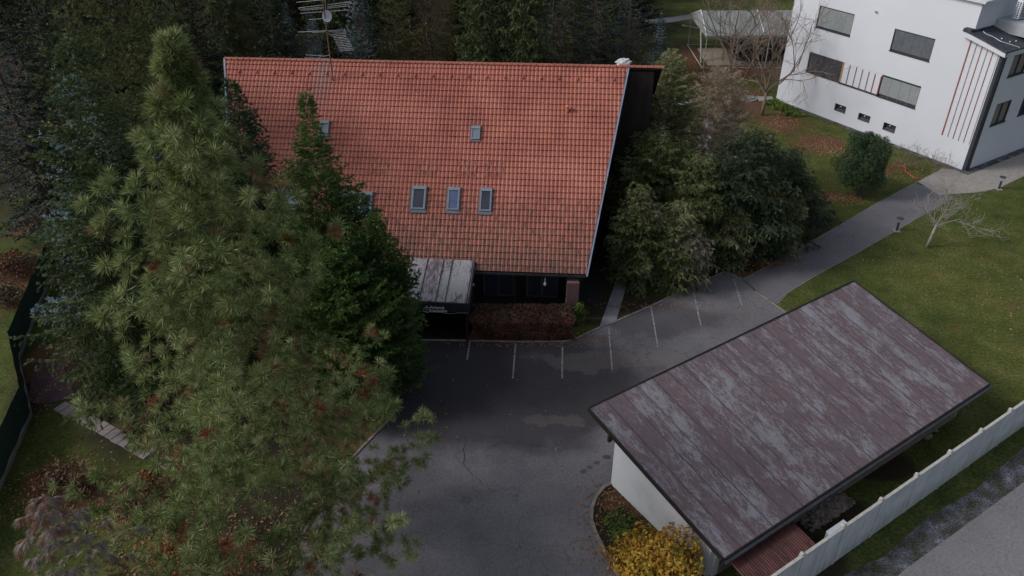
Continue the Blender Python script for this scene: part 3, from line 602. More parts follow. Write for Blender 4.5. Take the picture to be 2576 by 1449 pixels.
bedk = curb('kerb', [(1542, 1216), (1520, 1226), (1500, 1250), (1489, 1280), (1488, 1310), (1500, 1345), (1520, 1385), (1545, 1425), (1580, 1490)], wd=.13, h=.09)

# ================================================================== RED-TILED HOUSE
az = math.radians(3.7); sl = math.radians(42)
ru = np.array([math.cos(az), -math.sin(az), 0]); rf = np.array([-math.sin(az), -math.cos(az), 0])     # along ridge / towards camera
rd = rf*math.cos(sl)+np.array([0, 0, -math.sin(sl)]); rn = -rf*-math.sin(sl)*1.0
rn = rf*math.sin(sl)+np.array([0, 0, math.cos(sl)])
E0 = G(1475, 697, 2.6)
RO = onplane(567, 147, E0, rn)                       # ridge left end
def rp(a, d, h=0): return RO+ru*a+rd*d+rn*h          # roof plane coordinates
def rc(x, y):                                        # picture -> (along, down)
    p = onplane(x, y, E0, rn)-RO; return float(p@ru), float(p@rd)
aR, _ = rc(1580, 178); aE, dE = rc(1474, 690); aL2, dL2 = rc(567.5, 283.5)
lk = (aL2+0.35)/dL2; DE = dE
xl = lambda d: max(0, 0)+lk*d*.75; xr = lambda d: aR+(aE-aR)*d/dE
house = empty('red_tiled_house', (*(RO+ru*10+rf*5)[:2], 0), 'long steep house with a red tiled roof and dark timber walls behind the parking lot', 'house')
def tile_slope(front=True, name='roof'):
    mb = MB(); rows = 35; rh = DE/rows; wv = .222; amp = .020
    base = np.arange(-1, (aR+3)/wv, .125)*wv
    def pnt(a, d, h):
        if front: return rp(a, d, h)
        db = -rf*math.cos(sl)+np.array([0, 0, -math.sin(sl)]); nb_ = -rf*math.sin(sl)+np.array([0, 0, math.cos(sl)])
        return RO+ru*a+db*d+nb_*h
    XL = (lambda d: xl(d)) if front else (lambda d: 0.0)
    XR = (lambda d: xr(d)) if front else (lambda d: aR+1.95)
    for r in range(rows):
        d0, d1 = r*rh-.03, (r+1)*rh
        if not front and r % 1: continue
        xs = base if front else np.arange(-1, (aR+3)/wv, .5)*wv
        lines = []
        for d, h in ((d0, .0), ((d0+d1)/2, .026), (d1, .056), (d1, .004)):
            a = np.clip(xs, XL(d), XR(d)); fr = (xs/wv) % 1.0
            wav = amp*(np.sin(2*math.pi*fr)+.35*np.sin(4*math.pi*fr+.6))
            jt = (np.sin(np.floor(xs/wv)*12.9898+r*78.233)*43758.5453) % 1.0
            lines.append([pnt(a[i], d+(.012*math.sin(2*math.pi*fr[i]) if h == .056 else 0), h+wav[i]+.006*(jt[i]-.5)) for i in range(len(xs))])
        m = len(xs); vs = sum(lines, []); fs = []
        for j in range(3):
            for i in range(m-1):
                if abs(np.dot(np.array(lines[j][i+1])-np.array(lines[j][i]), ru)) < 1e-5: continue
                fs.append((j*m+i, j*m+i+1, (j+1)*m+i+1, (j+1)*m+i))
        mb.add(vs, fs)
    return mb
# keep canopy notch: canopy slab sits over the tiles
M['tile'].node_tree.nodes['Principled BSDF'].inputs['Roughness'].default_value = .55
roof = tile_slope(True).build('roof', M['tile'], house)
broof = tile_slope(False).build('back_roof', M['tile'], house)
ROOFS = [roof, broof]
# under-deck
dk = MB()
dk.extr([rp(xl(0)+.05, .05, -.03), rp(xr(0)-.05, .05, -.03), rp(xr(DE)-.05, DE-.05, -.03), rp(xl(DE)+.05, DE-.05, -.03)], -rn*.12)
db_ = -rf*math.cos(sl)+np.array([0, 0, -math.sin(sl)]); nb_ = -rf*math.sin(sl)+np.array([0, 0, math.cos(sl)])
def bp_(a, d, h=0): return RO+ru*a+db_*d+nb_*h
dk.extr([bp_(.05, .05, -.03), bp_(aR+1.9, .05, -.03), bp_(aR+1.9, DE-.05, -.03), bp_(.05, DE-.05, -.03)], -nb_*.12)
dk.build('roof_deck', M['timber'], house)
rc_ = MB(); nrc = int((aR+1.98)/.345)
for i in range(nrc+1):                                # ridge caps, half round with a raised collar
    a0 = i*.345; a1 = min(a0+.345, aR+1.98)
    if a1-a0 < .05: continue
    for (b0, b1, r) in ((a0, a1, .105), (a0-.012, a0+.05, .128)):
        vs = []
        for b in (b0, b1):
            for k in range(9):
                q = math.pi*k/8; vs.append(RO+ru*b+rf*(r*math.cos(q)*1.1)+np.array([0, 0, r*math.sin(q)*.95-.02]))
        fs = [(k, k+1, 9+k+1, 9+k) for k in range(8)]+[tuple(range(8, -1, -1)), tuple(range(9, 18))]
        rc_.add(vs, fs)
rc_.build('ridge_cap', M['tile'], roof)
fm = MB()                                             # bluish rake trim + gutter
for (f0, f1) in (((xr(0), 0), (xr(DE), DE+.12)), ((xl(0), 0), (xl(DE), DE+.12))):
    a, b = rp(*f0, .0), rp(*f1, .0); d = (b-a)/np.linalg.norm(b-a); sd_ = np.cross(d, rn)
    if f0[0] < 3: sd_ = -sd_
    sd_ = sd_ if np.dot(sd_, ru)*(1 if f0[0] > 3 else -1) > 0 else -sd_
    fm = MB(); fm.obox((a+b)/2+sd_*.05-rn*.04, (b-a)/2, sd_*.045, rn*.10); fm.build('rake_trim', M['fascia'], house)
fm = MB(); fm.obox(bp_(aR+1.0, .12, .0)+np.array([0, 0, -.04]), ru*1.0, -rf*.03, (0, 0, .07))
fm.build('ridge_trim', M['fascia'], house)
gt = MB()
ga, gb = rp(xl(DE)+.0, DE+.07, -.10), rp(xr(DE)+.02, DE+.07, -.10)
gt.obox((ga+gb)/2, (gb-ga)/2, rf*.07, (0, 0, .06)); gt.build('gutter', M['gutter'], house)
# snow hooks of the top row (parts) and the many scattered hooks (one part)
hk0 = MB()
k = 0
for i in range(23):
    a = .95+i*1.02
    if a > xr(.9)-.3: break
    h = MB(); c = rp(a, .95, .05); h.add([c-ru*.05, c+ru*.07+rd*.02, c+ru*.02-rd*.26, c-ru*.02-rd*.26, c-ru*.03+rn*.10, c+ru*.03+rn*.10], [(0, 1, 5, 4), (0, 4, 3), (1, 2, 5), (3, 4, 5, 2), (0, 3, 2, 1)])
    h.build('snow_tile', M['tile'], roof)
hk = MB(); hr = random.Random(9)
def hook(a, d):
    c = rp(a, d, .055); hk.obox(c, ru*.012, rd*.12, rn*.008); hk.obox(c+rd*.12+rn*.03, ru*.014, rd*.008, rn*.035)
rowh = DE/35
for r in range(22, 35):
    if r < 23: continue
    n_ = 0; a = .6+(r*.9) % 2.7
    st = 1.15 if r < 34 else .33
    a = .4+((r*.43) % st)
    while a < xr(r*rowh)-.3:
        if not (12 < a < 14.2 and r > 32): hook(a, (r+.45)*rowh)
        a += st
for cx_, wd in ((12.2, 1.0), (14.4, .9), (15.9, .85), (9.5, .9)):
    for r, nn in ((17, 4), (18, 3), (19, 7)):
        for i in range(nn): hook(cx_-wd/2+wd*i/max(1, nn-1)+(.1 if r == 18 else 0), (r+.4)*rowh)
o = hk.build('snow_hooks', M['tileold'], roof); o['kind'] = 'stuff'
# vent pipe tile
vp = MB(); a_, d_ = rc(1427, 281); c = rp(a_, d_, .06); vp.tube([c-rn*.06, c+np.array([0, 0, .28])], .10, 10); vp.ball(c+np.array([0, 0, .30]), (.14, .14, .06), 10, 6)
vp.build('vent_pipe', M['pipe'], roof)
# skylights
def skylight(quad, glass, slit=False, label=None):
    (x0, y0), (x1, _), (x2, y2) = quad
    a0, d0 = rc(x0, y0); a1, _ = rc(x1, y0); a2, d1 = rc(x2, y2)
    b = MB(); m_ = ((a0+a1)/2, (d0+d1)/2); hw, hd = (a1-a0)/2, (d1-d0)/2
    b.obox(rp(*m_, .035), ru*hw, rd*hd, rn*.05)      # flashing tray
    f = b.build('skylight', M['flash'], house)
    fr = MB(); iw, id0, id1 = hw*.84, d0+.04, d0+2*hd*.87; mc = (m_[0], (id0+id1)/2); ih = (id1-id0)/2; t = hw*.2
    for s in (-1, 1): fr.obox(rp(mc[0]+s*(iw-t/2), mc[1], .10), ru*t/2, rd*ih, rn*.05)
    fr.obox(rp(mc[0], id0+.09, .115), ru*(iw+.01), rd*.09, rn*.055); fr.obox(rp(mc[0], id1-.035, .098), ru*(iw-t), rd*.035, rn*.05)
    fr.build('frame', M['sframe'], f)
    gl = MB(); gl.obox(rp(*mc, .10), ru*(iw-t), rd*(ih-.03), rn*.02); gl.build('glass', M[glass], f)
    return f
skylight(((1036, 468), (1077, 468), (1036, 536)), 'glassdark'); skylight(((1126, 471), (1161, 471), (1126, 538)), 'glassblue'); skylight(((1207, 473), (1241, 473), (1207, 541)), 'glassdark')
skylight(((1185, 317), (1211, 317), (1185, 357)), 'glassgrey'); skylight(((806, 304), (832, 304), (806, 343)), 'glassgrey')
skylight(((905, 482), (942, 482), (905, 545)), 'glassdark'); skylight(((862, 482), (900, 482), (862, 545)), 'glassdark')
skylight(((722, 476), (758, 476), (722, 540)), 'glassgrey'); skylight(((680, 476), (716, 476), (680, 540)), 'glassdark')
# walls under the roof
eL, eR = rp(xl(DE), DE), rp(xr(DE), DE)
wb = MB(); wy = 1.7
A1 = eL-rf*wy+ru*1.0; B1 = eR-rf*wy-ru*.55
beR = bp_(aR+1.45, DE); beL = bp_(.6, DE)
def roofz(p):                                   # underside height of the roof over a plan point
    d = abs(float((np.array([p[0], p[1], 0])-np.array([RO[0], RO[1], 0]))@rf)); return float(RO[2]-d*math.tan(sl)-.28)
rkR = rp(xr(0)-.35, 0); rkR2 = bp_(aR+1.5, 0)
def vwall(mb, pts, th=.12):
    P_ = [np.array([p[0], p[1]]) for p in pts]
    lo = [np.array([*p, -.05]) for p in P_]; hi = [np.array([*p, roofz(p)]) for p in P_][::-1]
    d = P_[-1]-P_[0]; d /= np.linalg.norm(d); mb.extr(lo+hi, (d[1]*-th, d[0]*th, 0))
vwall(wb, [A1, B1]); vwall(wb, [eR-ru*.5-rf*.5, rkR]); vwall(wb, [rkR, rkR2]); vwall(wb, [rkR2, beR-rf*-.6]); vwall(wb, [beL+rf*.6, beR+rf*.6]); vwall(wb, [eL+ru*.9-rf*.9, RO+ru*.6]); vwall(wb, [RO+ru*.6, beL+rf*.6])
wb.build('wall', M['timber'], house)
for k_, f0_ in enumerate((.62, .76, .9)):
    wa = A1+(B1-A1)*(f0_-.05); wb_ = A1+(B1-A1)*(f0_+.045); cw = (wa+wb_)/2+rf*.06; hw = np.linalg.norm(wb_-wa)/2
    q = MB(); zc_ = 1.25
    for sg in (-1, 0, 1): q.obox((cw[0]+ru[0]*hw*sg, cw[1]+ru[1]*hw*sg, zc_), ru*.045, rf*.05, (0, 0, 1.15))
    for zz in (.12, 2.38): q.obox((cw[0], cw[1], zz), ru*hw, rf*.045, (0, 0, .045))
    o_ = q.build('terrace_door', M['seamdark'], house); q = MB(); q.obox((cw[0], cw[1], zc_), ru*(hw-.05), rf*.015, (0, 0, 1.08)); q.build('pane', M['glassdark'], o_)
# eave beam, posts, brick pier
pb = MB(); pb.obox((eL+eR)/2+np.array([0, 0, -.28])-rf*.35, (eR-eL)/2-ru*.2, rf*.06, (0, 0, .12)); pb.build('eave_beam', M['timber'], house)
for a in (.98, .80, .60, .40, .2):
    p = eL+(eR-eL)*a-rf*.4; q = MB(); 
    if a == .98:
        p = G(1437, 792); q.box(p[0]-.32, p[0]+.32, p[1]-.3, p[1]+.3, 0, 2.25); q.build('brick_pier', M['brick'], house)
    else: q.box(p[0]-.07, p[0]+.07, p[1]-.07, p[1]+.07, 0, 2.3); q.build('post', M['timber'], house)
pw = G(1300, 800)
# white lamp under the eave
lp = MB(); c = G(1371, 712, 2.0); lp.tube([c+np.array([0, 0, .32]), c], .03, 6); lp.ball(c+np.array([0, 0, -.05]), (.08, .08, .13), 10, 8)
o = lp.build('wall_lamp', M['dish'], loc=tuple(c)); tag(o, 'small white lamp hanging under the dark eave at the right of the porch', 'lamp')
# porch canopy
cz = hgt(G(1180, 857), 1183, 765)
cT0 = onplane(1035, 650, E0, rn)+rn*.10; cT1 = onplane(1194, 657, E0, rn)+rn*.10
cB1 = G(1177, 762, 2.45); cB0 = cB1+(cT0-cT1)*np.linalg.norm(cB1-G(1050, 757, 2.45))/np.linalg.norm(cT1-cT0)
cB0 = cB1+(cT0-cT1)*1.02
pc = MB(); pc.extr([cT0, cT1, cB1, cB0], (0, 0, -.10))
def peel_mat(name, base, pale, amt, mapscale):
    m = bpy.data.materials.new(name); m.use_nodes = True; n = m.node_tree.nodes; l = m.node_tree.links
    bs = n['Principled BSDF']; bs.inputs['Roughness'].default_value = .6; bs.inputs['Specular IOR Level'].default_value = .35
    at = n.new('ShaderNodeAttribute'); at.attribute_name = 'uvm'
    def noise(sc, st, det=6, ro=.6, dist=0):
        mp = n.new('ShaderNodeMapping'); mp.inputs['Scale'].default_value = st; l.new(at.outputs['Vector'], mp.inputs[0])
        a = n.new('ShaderNodeTexNoise'); a.inputs['Scale'].default_value = sc; a.inputs['Detail'].default_value = det; a.inputs['Roughness'].default_value = ro; a.inputs['Distortion'].default_value = dist
        l.new(mp.outputs[0], a.inputs['Vector']); return a.outputs[0]
    sx = n.new('ShaderNodeSeparateXYZ'); l.new(at.outputs['Vector'], sx.inputs[0])
    # per-panel offset
    fl = n.new('ShaderNodeMath'); fl.operation = 'FLOOR'; l.new(sx.outputs['Z'], fl.inputs[0])
    wn = n.new('ShaderNodeTexWhiteNoise'); wn.noise_dimensions = '1D'; l.new(fl.outputs[0], wn.inputs['W'])
    a = noise(.5*mapscale, (1.3, .8, 1), 3, .5, .6); b = noise(2.2*mapscale, (1.5, .62, 1), 8, .72, 1.0); c = noise(9*mapscale, (2.0, .5, 1), 5, .7, 2.0)
    def madd(x, k, y):
        q = n.new('ShaderNodeMath'); q.operation = 'MULTIPLY_ADD'; l.new(x, q.inputs[0]); q.inputs[1].default_value = k
        if hasattr(y, 'node'): l.new(y, q.inputs[2])
        else: q.inputs[2].default_value = y
        return q.outputs[0]
    v = madd(a, .7, madd(b, .9, madd(c, .8, madd(wn.outputs[0], .12, -.72-amt))))
    r = n.new('ShaderNodeMapRange'); r.inputs[1].default_value = .44; r.inputs[2].default_value = .54; l.new(v, r.inputs[0])
    cr = n.new('ShaderNodeValToRGB'); e = cr.color_ramp.elements; e[0].position = .35; e[0].color = (*[k*.8 for k in base], 1); e[1].position = .65; e[1].color = (*[k*1.2 for k in base], 1); l.new(b, cr.inputs[0])
    cr2 = n.new('ShaderNodeValToRGB'); e = cr2.color_ramp.elements; e[0].position = .35; e[0].color = (*[k*.72 for k in pale], 1); e[1].position = .62; e[1].color = (*[k*1.15 for k in pale], 1); l.new(c, cr2.inputs[0])
    mx = n.new('ShaderNodeMix'); mx.data_type = 'RGBA'; l.new(r.outputs[0], mx.inputs[0]); l.new(cr.outputs[0], mx.inputs[6]); l.new(cr2.outputs[0], mx.inputs[7])
    l.new(mx.outputs[2], bs.inputs['Base Color'])
    bp = n.new('ShaderNodeBump'); bp.inputs['Strength'].default_value = .3; bp.inputs['Distance'].default_value = .01; l.new(r.outputs[0], bp.inputs['Height']); l.new(bp.outputs[0], bs.inputs['Normal'])
    return m
def set_uvm(o, org, u, v, pw_):
    me = o.data; n = len(me.vertices); co = np.empty(n*3, np.float32); me.vertices.foreach_get('co', co); co = co.reshape(-1, 3)+np.array(wloc(o))
    q = co-np.array(org); a = q@np.array(u); b = q@np.array(v)
    at = me.attributes.new('uvm', 'FLOAT_VECTOR', 'POINT'); at.data.foreach_set('vector', np.stack([a, b, a/pw_], 1).reshape(-1).astype(np.float32))
M['peel'] = peel_mat('peeling_paint', (.128, .092, .101), (.235, .228, .25), .125, 1.9)
for _o in ROOFS: set_uvm(_o, RO, ru, rd, 1.)
M['peel2'] = peel_mat('peeling_paint_pale', (.13, .09, .10), (.36, .345, .36), -.02, 1.2)
cu = (cT1-cT0)/np.linalg.norm(cT1-cT0); cv = (cB1-cT1)/np.linalg.norm(cB1-cT1); cn = np.cross(cu, cv); cn = cn if cn[2] > 0 else -cn
porch = pc.build('porch_roof', M['peel2'], house); set_uvm(porch, cT0, cu, cv, .8)
sm_ = MB(); W_ = np.linalg.norm(cT1-cT0); Lc = np.linalg.norm(cB1-cT1)
for f in (.02, .27, .52, .66, .98): sm_.obox(cT0+cu*W_*f+cv*Lc/2+cn*.02, cu*.012, cv*Lc/2, cn*.03)
sm_.build('seam', M['timber'], porch)
fb_ = MB(); fb_.obox((cB0+cB1)/2+np.array([0, 0, -.30])+rf*.03, cu*(W_/2+.06), rf*.03, (0, 0, .26))
fb_.obox((cT1+cB1)/2+cu*.04+np.array([0, 0, -.14]), cu*.03, cv*Lc/2, (0, 0, .10))
sign = fb_.build('porch_sign', M['sign'], house)
sc0 = (cB0+cB1)/2+np.array([0, 0, -.30])+rf*.065
def text(txt, size, pos, parent, m, shear=.3, name='lettering'):
    cu_ = bpy.data.curves.new(name, 'FONT'); cu_.body = txt; cu_.size = size; cu_.shear = shear; cu_.extrude = .004; cu_.offset = size*.03
    t = bpy.data.objects.new('tmp', cu_); C.objects.link(t); bpy.context.view_layer.update()
    me = bpy.data.meshes.new_from_object(t.evaluated_get(bpy.context.evaluated_depsgraph_get())); bpy.data.objects.remove(t); me.name = name
    R_ = Matrix((ru, (0, 0, 1), rf)).transposed(); me.transform(R_.to_4x4()); me.transform(Matrix.Translation(Vector(pos)-wloc(parent)))
    me.materials.clear(); me.materials.append(m); o = bpy.data.objects.new(name, me); C.objects.link(o); o.parent = parent; return o
tx0 = onplane(1081, 776, sc0, rf)
text("Bohemia", .21, tx0+np.array([0, 0, .0]), sign, M['letter']); text("Interactive", .21, tx0+np.array([-.04, 0, -.19])-0, sign, M['letter'])
lg = MB(); ec = onplane(1074, 779, sc0, rf)
lg.tube([ec+rf*.01+ru*(.17*math.cos(q))+np.array([0, 0, .15*math.sin(q)]) for q in np.linspace(-2.6, 3.3, 22)], .014, 5)
lg.tube([ec+rf*.01+np.array([0, 0, .24]), ec+rf*.01+np.array([0, 0, .0])], [.018, .006], 5); lg.tube([ec+rf*.01-ru*.09-np.array([0, 0, .01]), ec+rf*.01+ru*.09+np.array([0, 0, .01])], .01, 4)
lg.build('emblem', M['letter'], sign)
for s in (0.03, .97):
    c = cB0+(cB1-cB0)*s; q = MB(); q.box(c[0]-.06, c[0]+.06, c[1]-.02, c[1]+.10, 0, c[2]-.56); q.build('porch_post', M['timber'], house)
cd_ = MB()                                           # cable sagging below the sign
a_, b_ = cB0+np.array([0, 0, -.58])+rf*.05, cB1+np.array([0, 0, -.58])+rf*.05
cd_.tube([a_+(b_-a_)*t+np.array([0, 0, -.05*math.sin(t*math.pi*1)-(.06*math.sin((t-.6)*math.pi/.25) if .6 < t < .85 else 0)]) for t in np.linspace(0, 1, 24)], .010, 4)
cd_.build('cable', M['steel'], house)
fb2 = MB(); c = G(1188, 716, 2.2); fb2.box(c[0]-.1, c[0]+.1, c[1]-.03, c[1]+.03, c[2]-.06, c[2]+.06); fb2.build('junction_box', M['dish'], house)
pk = MB()
for s in (.04, .96):
    pk = MB(); c = cB0+(cB1-cB0)*s; d_ = cT0+(cT1-cT0)*s; pk.extr([(c[0]+.05, c[1]+.5, 0), (d_[0], d_[1], 0), (d_[0], d_[1], d_[2]-.3), (c[0]+.05, c[1]+.5, c[2]-.3)], ru*.05)
    pk.build('porch_shade_wall', M['timber'], house)  # side wall added to darken the porch entry
# ================================================================== ANTENNA MAST
ab = onplane(838, 205, E0, rn)
ant = empty('tv_antenna_mast', tuple(ab), 'tall rusty mast of television antennas clamped to the red roof ridge', 'antenna')
def mz(y): return hgt(np.array([ab[0], ab[1], 0]), 832, y)
mt = MB(); zt = mz(-110); mt.tube([ab, np.array([ab[0], ab[1], zt])], [.04, .025], 6); mt.build('mast', M['mast'], ant)
def at_mast(px, py):                                  # point on the vertical plane through the mast facing the camera
    return onplane(px, py, ab, np.array([-.1, 1, 0]))
zo = lambda x, y: ((740+x*220/1594)*S, (y*200/1449)*S)
def rods(lst, r=.011, m='ant', name='yagi_antenna'):
    b = MB()
    for p, q in lst: b.tube([at_mast(*zo(*p)), at_mast(*zo(*q))], r, 4)
    return b.build(name, M[m], ant)
rods([((220, 43), (760, -8)), ((280, 145), (720, 95)), ((800, 88), (1240, 35)), ((280, 175), (720, 135)), ((800, 125), (1240, 70)), ((1240, 35), (1262, 52)), ((1262, 52), (1240, 70)), ((280, 145), (265, 160)), ((265, 160), (280, 175)), ((300, 197), (710, 160)), ((800, 155), (1220, 110)), ((290, 250), (710, 222)), ((800, 215), (1215, 185)), ((760, -8), (775, 230))])
rods([((450, 370), (740, 348)), ((250, 603), (1140, 562)), ((510, 612), (760, 600)), ((820, 598), (1130, 605)), ((390, 1032), (690, 1050)), ((370, 1090), (920, 1105)), ((690, 1045), (650, 1095))]+[((255+i*62, 596-i*3), (262+i*62, 612-i*3)) for i in range(14)], .011)
b = [((1015, 690), (1160, 950)), ((1155, 480), (1200, 580))]
for i in range(11):
    y = 640+i*31; cx_ = 990+i*16; b.append(((cx_-110, y+14), (cx_+150, y-14)))
rods(b, .011)
bb = MB(); bb.tube([at_mast(*zo(*p)) for p in ((820, 620), (880, 670), (960, 705), (1060, 715), (1130, 690), (1150, 620), (1130, 560))], .010, 4)
bb.build('cable', M['ant'], ant); bb = MB(); bb.tube([at_mast(*zo(*p)) for p in ((735, 390), (740, 430), (770, 455), (805, 435))], .010, 4); bb.build('cable', M['ant'], ant); bb = MB(); bb.tube([at_mast(*zo(*p)) for p in ((690, 1055), (760, 1055), (860, 1030))], .01, 4); bb.build('cable', M['ant'], ant)
ds = MB(); dc = at_mast(*zo(795, 305)); th = np.linspace(0, 2*math.pi, 21)[:-1]
dn = np.array([.45, -.85, .12]); dn /= np.linalg.norm(dn); da = np.cross(dn, (0, 0, 1)); da /= np.linalg.norm(da); du_ = np.cross(da, dn)
vs = []; 
for r, h in ((0, -.06), (.12, -.045), (.24, -.01), (.30, .0)): vs += [dc+da*r*.9*math.cos(q)+du_*r*1.05*math.sin(q)+dn*h for q in th]
fs = [(j*20+i, j*20+(i+1) % 20, (j+1)*20+(i+1) % 20, (j+1)*20+i) for j in range(3) for i in range(20)]
ds.add(vs, fs); ds.tube([dc-du_*.3, dc+dn*.3-du_*.25], .012, 4); ds.box(*(np.array([dc[0], dc[0], dc[1], dc[1], dc[2], dc[2]])+[-.03, .03, .0, .12, -.1, .1])); o = ds.build('satellite_dish', M['dish'], ant)
# ================================================================== WHITE BUILDING
WA = G(2425, 430); WB = G(1952, 250); we = (WA-WB)/np.linalg.norm(WA-WB); wn_ = np.cross(we, (0, 0, 1))
def wp(u, z, n=0.0): return WB+we*u+np.array([0, 0, z])+wn_*n
wbd = empty('white_building', tuple(wp(9, 0, -5)), 'three storey white rendered building with shuttered windows and red vertical strips', 'building')
def wbox(mb, u0, u1, z0, z1, n0, n1, mi=0): mb.obox(wp((u0+u1)/2, (z0+z1)/2, (n0+n1)/2), we*(u1-u0)/2, wn_*(n1-n0)/2, (0, 0, (z1-z0)/2), mi)
HT = 11.55
holes = [(2.6, 5.98, 6.98, 8.72), (9.64, 12.99, 6.80, 8.47), (2.55, 12.95, 3.18, 4.93), (6.06, 7.16, .96, 1.53), (8.40, 9.52, .92, 1.46), (10.76, 11.86, .84, 1.42)]
def wall_holes(mb, u0, u1, z0, z1, holes, pf, th):
    us = sorted({u0, u1, *[h[0] for h in holes], *[h[1] for h in holes]}); zs = sorted({z0, z1, *[h[2] for h in holes], *[h[3] for h in holes]})
    for i in range(len(us)-1):
        for j in range(len(zs)-1):
            um, zm = (us[i]+us[i+1])/2, (zs[j]+zs[j+1])/2
            if any(h[0] < um < h[1] and h[2] < zm < h[3] for h in holes): continue
            mb.add([pf(us[i], zs[j], 0), pf(us[i+1], zs[j], 0), pf(us[i+1], zs[j+1], 0), pf(us[i], zs[j+1], 0)], [(0, 1, 2, 3)])
    for h in holes:
        for a, b in (((h[0], h[2]), (h[1], h[2])), ((h[1], h[2]), (h[1], h[3])), ((h[1], h[3]), (h[0], h[3])), ((h[0], h[3]), (h[0], h[2]))):
            mb.add([pf(*a, 0), pf(*b, 0), pf(*b, -th), pf(*a, -th)], [(0, 1, 2, 3)])
wm = MB(); wall_holes(wm, 0, 15.57, -.1, HT, holes[:], lambda u, z, n: wp(u, z, n), .28); wall_holes(wm, 15.57, 18.0, -.1, 8.55, [], lambda u, z, n: wp(u, z, n), .28)
wm.add([wp(15.57, 8.55), wp(18.0, 8.55), wp(18, 8.72), wp(15.57, 9.45)], [(0, 1, 2, 3)])
DP = 22
wm.add([wp(0, -.1), wp(0, HT), wp(0, HT, -DP), wp(0, -.1, -DP)], [(0, 1, 2, 3)])
wm.add([wp(15.57, 8.5), wp(15.57, HT), wp(15.57, HT, -DP), wp(15.57, 8.5, -DP)], [(0, 1, 2, 3)])
wm.add([wp(0, HT), wp(15.57, HT), wp(15.57, HT, -DP), wp(0, HT, -DP)], [(0, 1, 2, 3)])
rw = [(1.47, 3.42, 3.15, 4.82), (5.02, 7.0, 3.2, 4.8), (1.55, 3.6, 6.75, 8.3), (5.1, 7.1, 6.75, 8.3), (9, 11, 3.2, 4.8)]
wall_holes(wm, 0, DP, -.1, 8.6, rw, lambda u, z, n: wp(18.0, z, -u)+we*n, .22)
# avoid double wall behind window row 1 that crosses 8.55: merged above
wo = wm.build('wall', M['white'], wbd)
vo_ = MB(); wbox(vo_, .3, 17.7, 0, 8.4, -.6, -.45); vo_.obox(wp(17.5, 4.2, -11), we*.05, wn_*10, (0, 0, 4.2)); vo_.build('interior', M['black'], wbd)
cpg = MB(); wbox(cpg, -.15, 15.9, HT, HT+.12, -DP, .32); wbox(cpg, 14.6, 15.95, HT+.12, HT+.2, -DP, .35); cpg.build('roof_slab', M['white'], wbd)
def shutter(h, m, box=.12, sill=.12):
    fr = MB(); wbox(fr, h[0]-.0, h[0]+.05, h[2], h[3], -.2, -.03); wbox(fr, h[1]-.05, h[1], h[2], h[3], -.2, -.03); wbox(fr, h[0]+.05, h[1]-.05, h[3]-.06, h[3], -.2, -.05)
    wbox(fr, h[0]-.03, h[1]+.03, h[2]-.03, h[2]+.03, -.2, .05)
    f = fr.build('window', M['dark'], wbd); s = MB(); n = int((h[3]-h[2]-.1)/.068)
    for i in range(n):
        z = h[2]+.05+sill+i*.068
        if z > h[3]-.08: break
        c = wp((h[0]+h[1])/2, z, -.09); s.obox(c, we*(h[1]-h[0]-.1)/2, wn_*.026+np.array([0, 0, -.020]), np.array([0, 0, .004])+wn_*.003)
    for q in (.25, .5, .75): wbox(s, h[0]+(h[1]-h[0])*q-.008, h[0]+(h[1]-h[0])*q+.008, h[2]+.05, h[3]-.06, -.062, -.055)
    s.build('shutter', M[m], f); b = MB(); wbox(b, h[0]+.05, h[1]-.05, h[2]+.03, h[3]-.06, -.19, -.15); b.build('pane', M['dark'], f)
shutter(holes[0], 'slatlight'); shutter(holes[1], 'slat'); shutter((2.55, 5.98, 3.25, 4.93), 'slatdark', sill=0); shutter((9.57, 12.95, 3.18, 4.86), 'slatlight', sill=.22)
mid = MB(); wbox(mid, 5.98, 9.57, 3.3, 4.93, -.12, -.03); mid.build('infill_panel', M['white'], wbd)
sl_ = MB(); wbox(sl_, 5.9, 9.6, 3.18, 3.3, -.2, .05); sl_.build('sill', M['dark'], wbd)
for i, u in enumerate((5.98, 6.6, 7.23, 7.81, 8.41, 8.98, 9.55)):
    s = MB(); wd = .045 if i not in (0, 6) else .08; wbox(s, u-wd/2, u+wd/2, 3.32, 4.90-.02*i, -.02, .03)
    s.build('strip', M['orange' if i == 0 else 'red' if i in (5, 6) else 'greystrip'], wbd)
for i, u in enumerate((15.57, 16.02, 16.44, 16.86, 17.27, 17.7)):
    s = MB(); wd = (.09, .05, .05, .05, .045, .025)[i]; wbox(s, u-wd/2, u+wd/2, 2.0, 9.0-.085*i-.0, .002, .035)
    s.build('strip', M['red' if i in (0, 2, 4) else 'greystrip'], wbd)
for h in holes[3:]:
    f = MB(); wbox(f, h[0], h[0]+.09, h[2], h[3], -.2, -.0); wbox(f, h[1]-.03, h[1], h[2], h[3], -.2, -.04); wbox(f, h[0]+.09, h[1]-.03, h[3]-.03, h[3], -.2, -.04)
    f.add([wp(h[0], h[2]-.01, .04), wp(h[1], h[2]-.01, .04), wp(h[1], h[2]+.18, -.2), wp(h[0], h[2]+.18, -.2)], [(0, 1, 2, 3)])
    o = f.build('basement_window', M['dark'], wbd); b = MB(); wbox(b, h[0]+.06, h[1]-.03, h[2], h[3], -.24, -.2); b.build('pane', M['glassdark'], o)
    b = MB(); c = wp(h[0]+.5, h[3]-.18, -.16); b.tube([c, c+wn_*.05], .05, 8); b.build('vent_outlet', M['dish'], o)
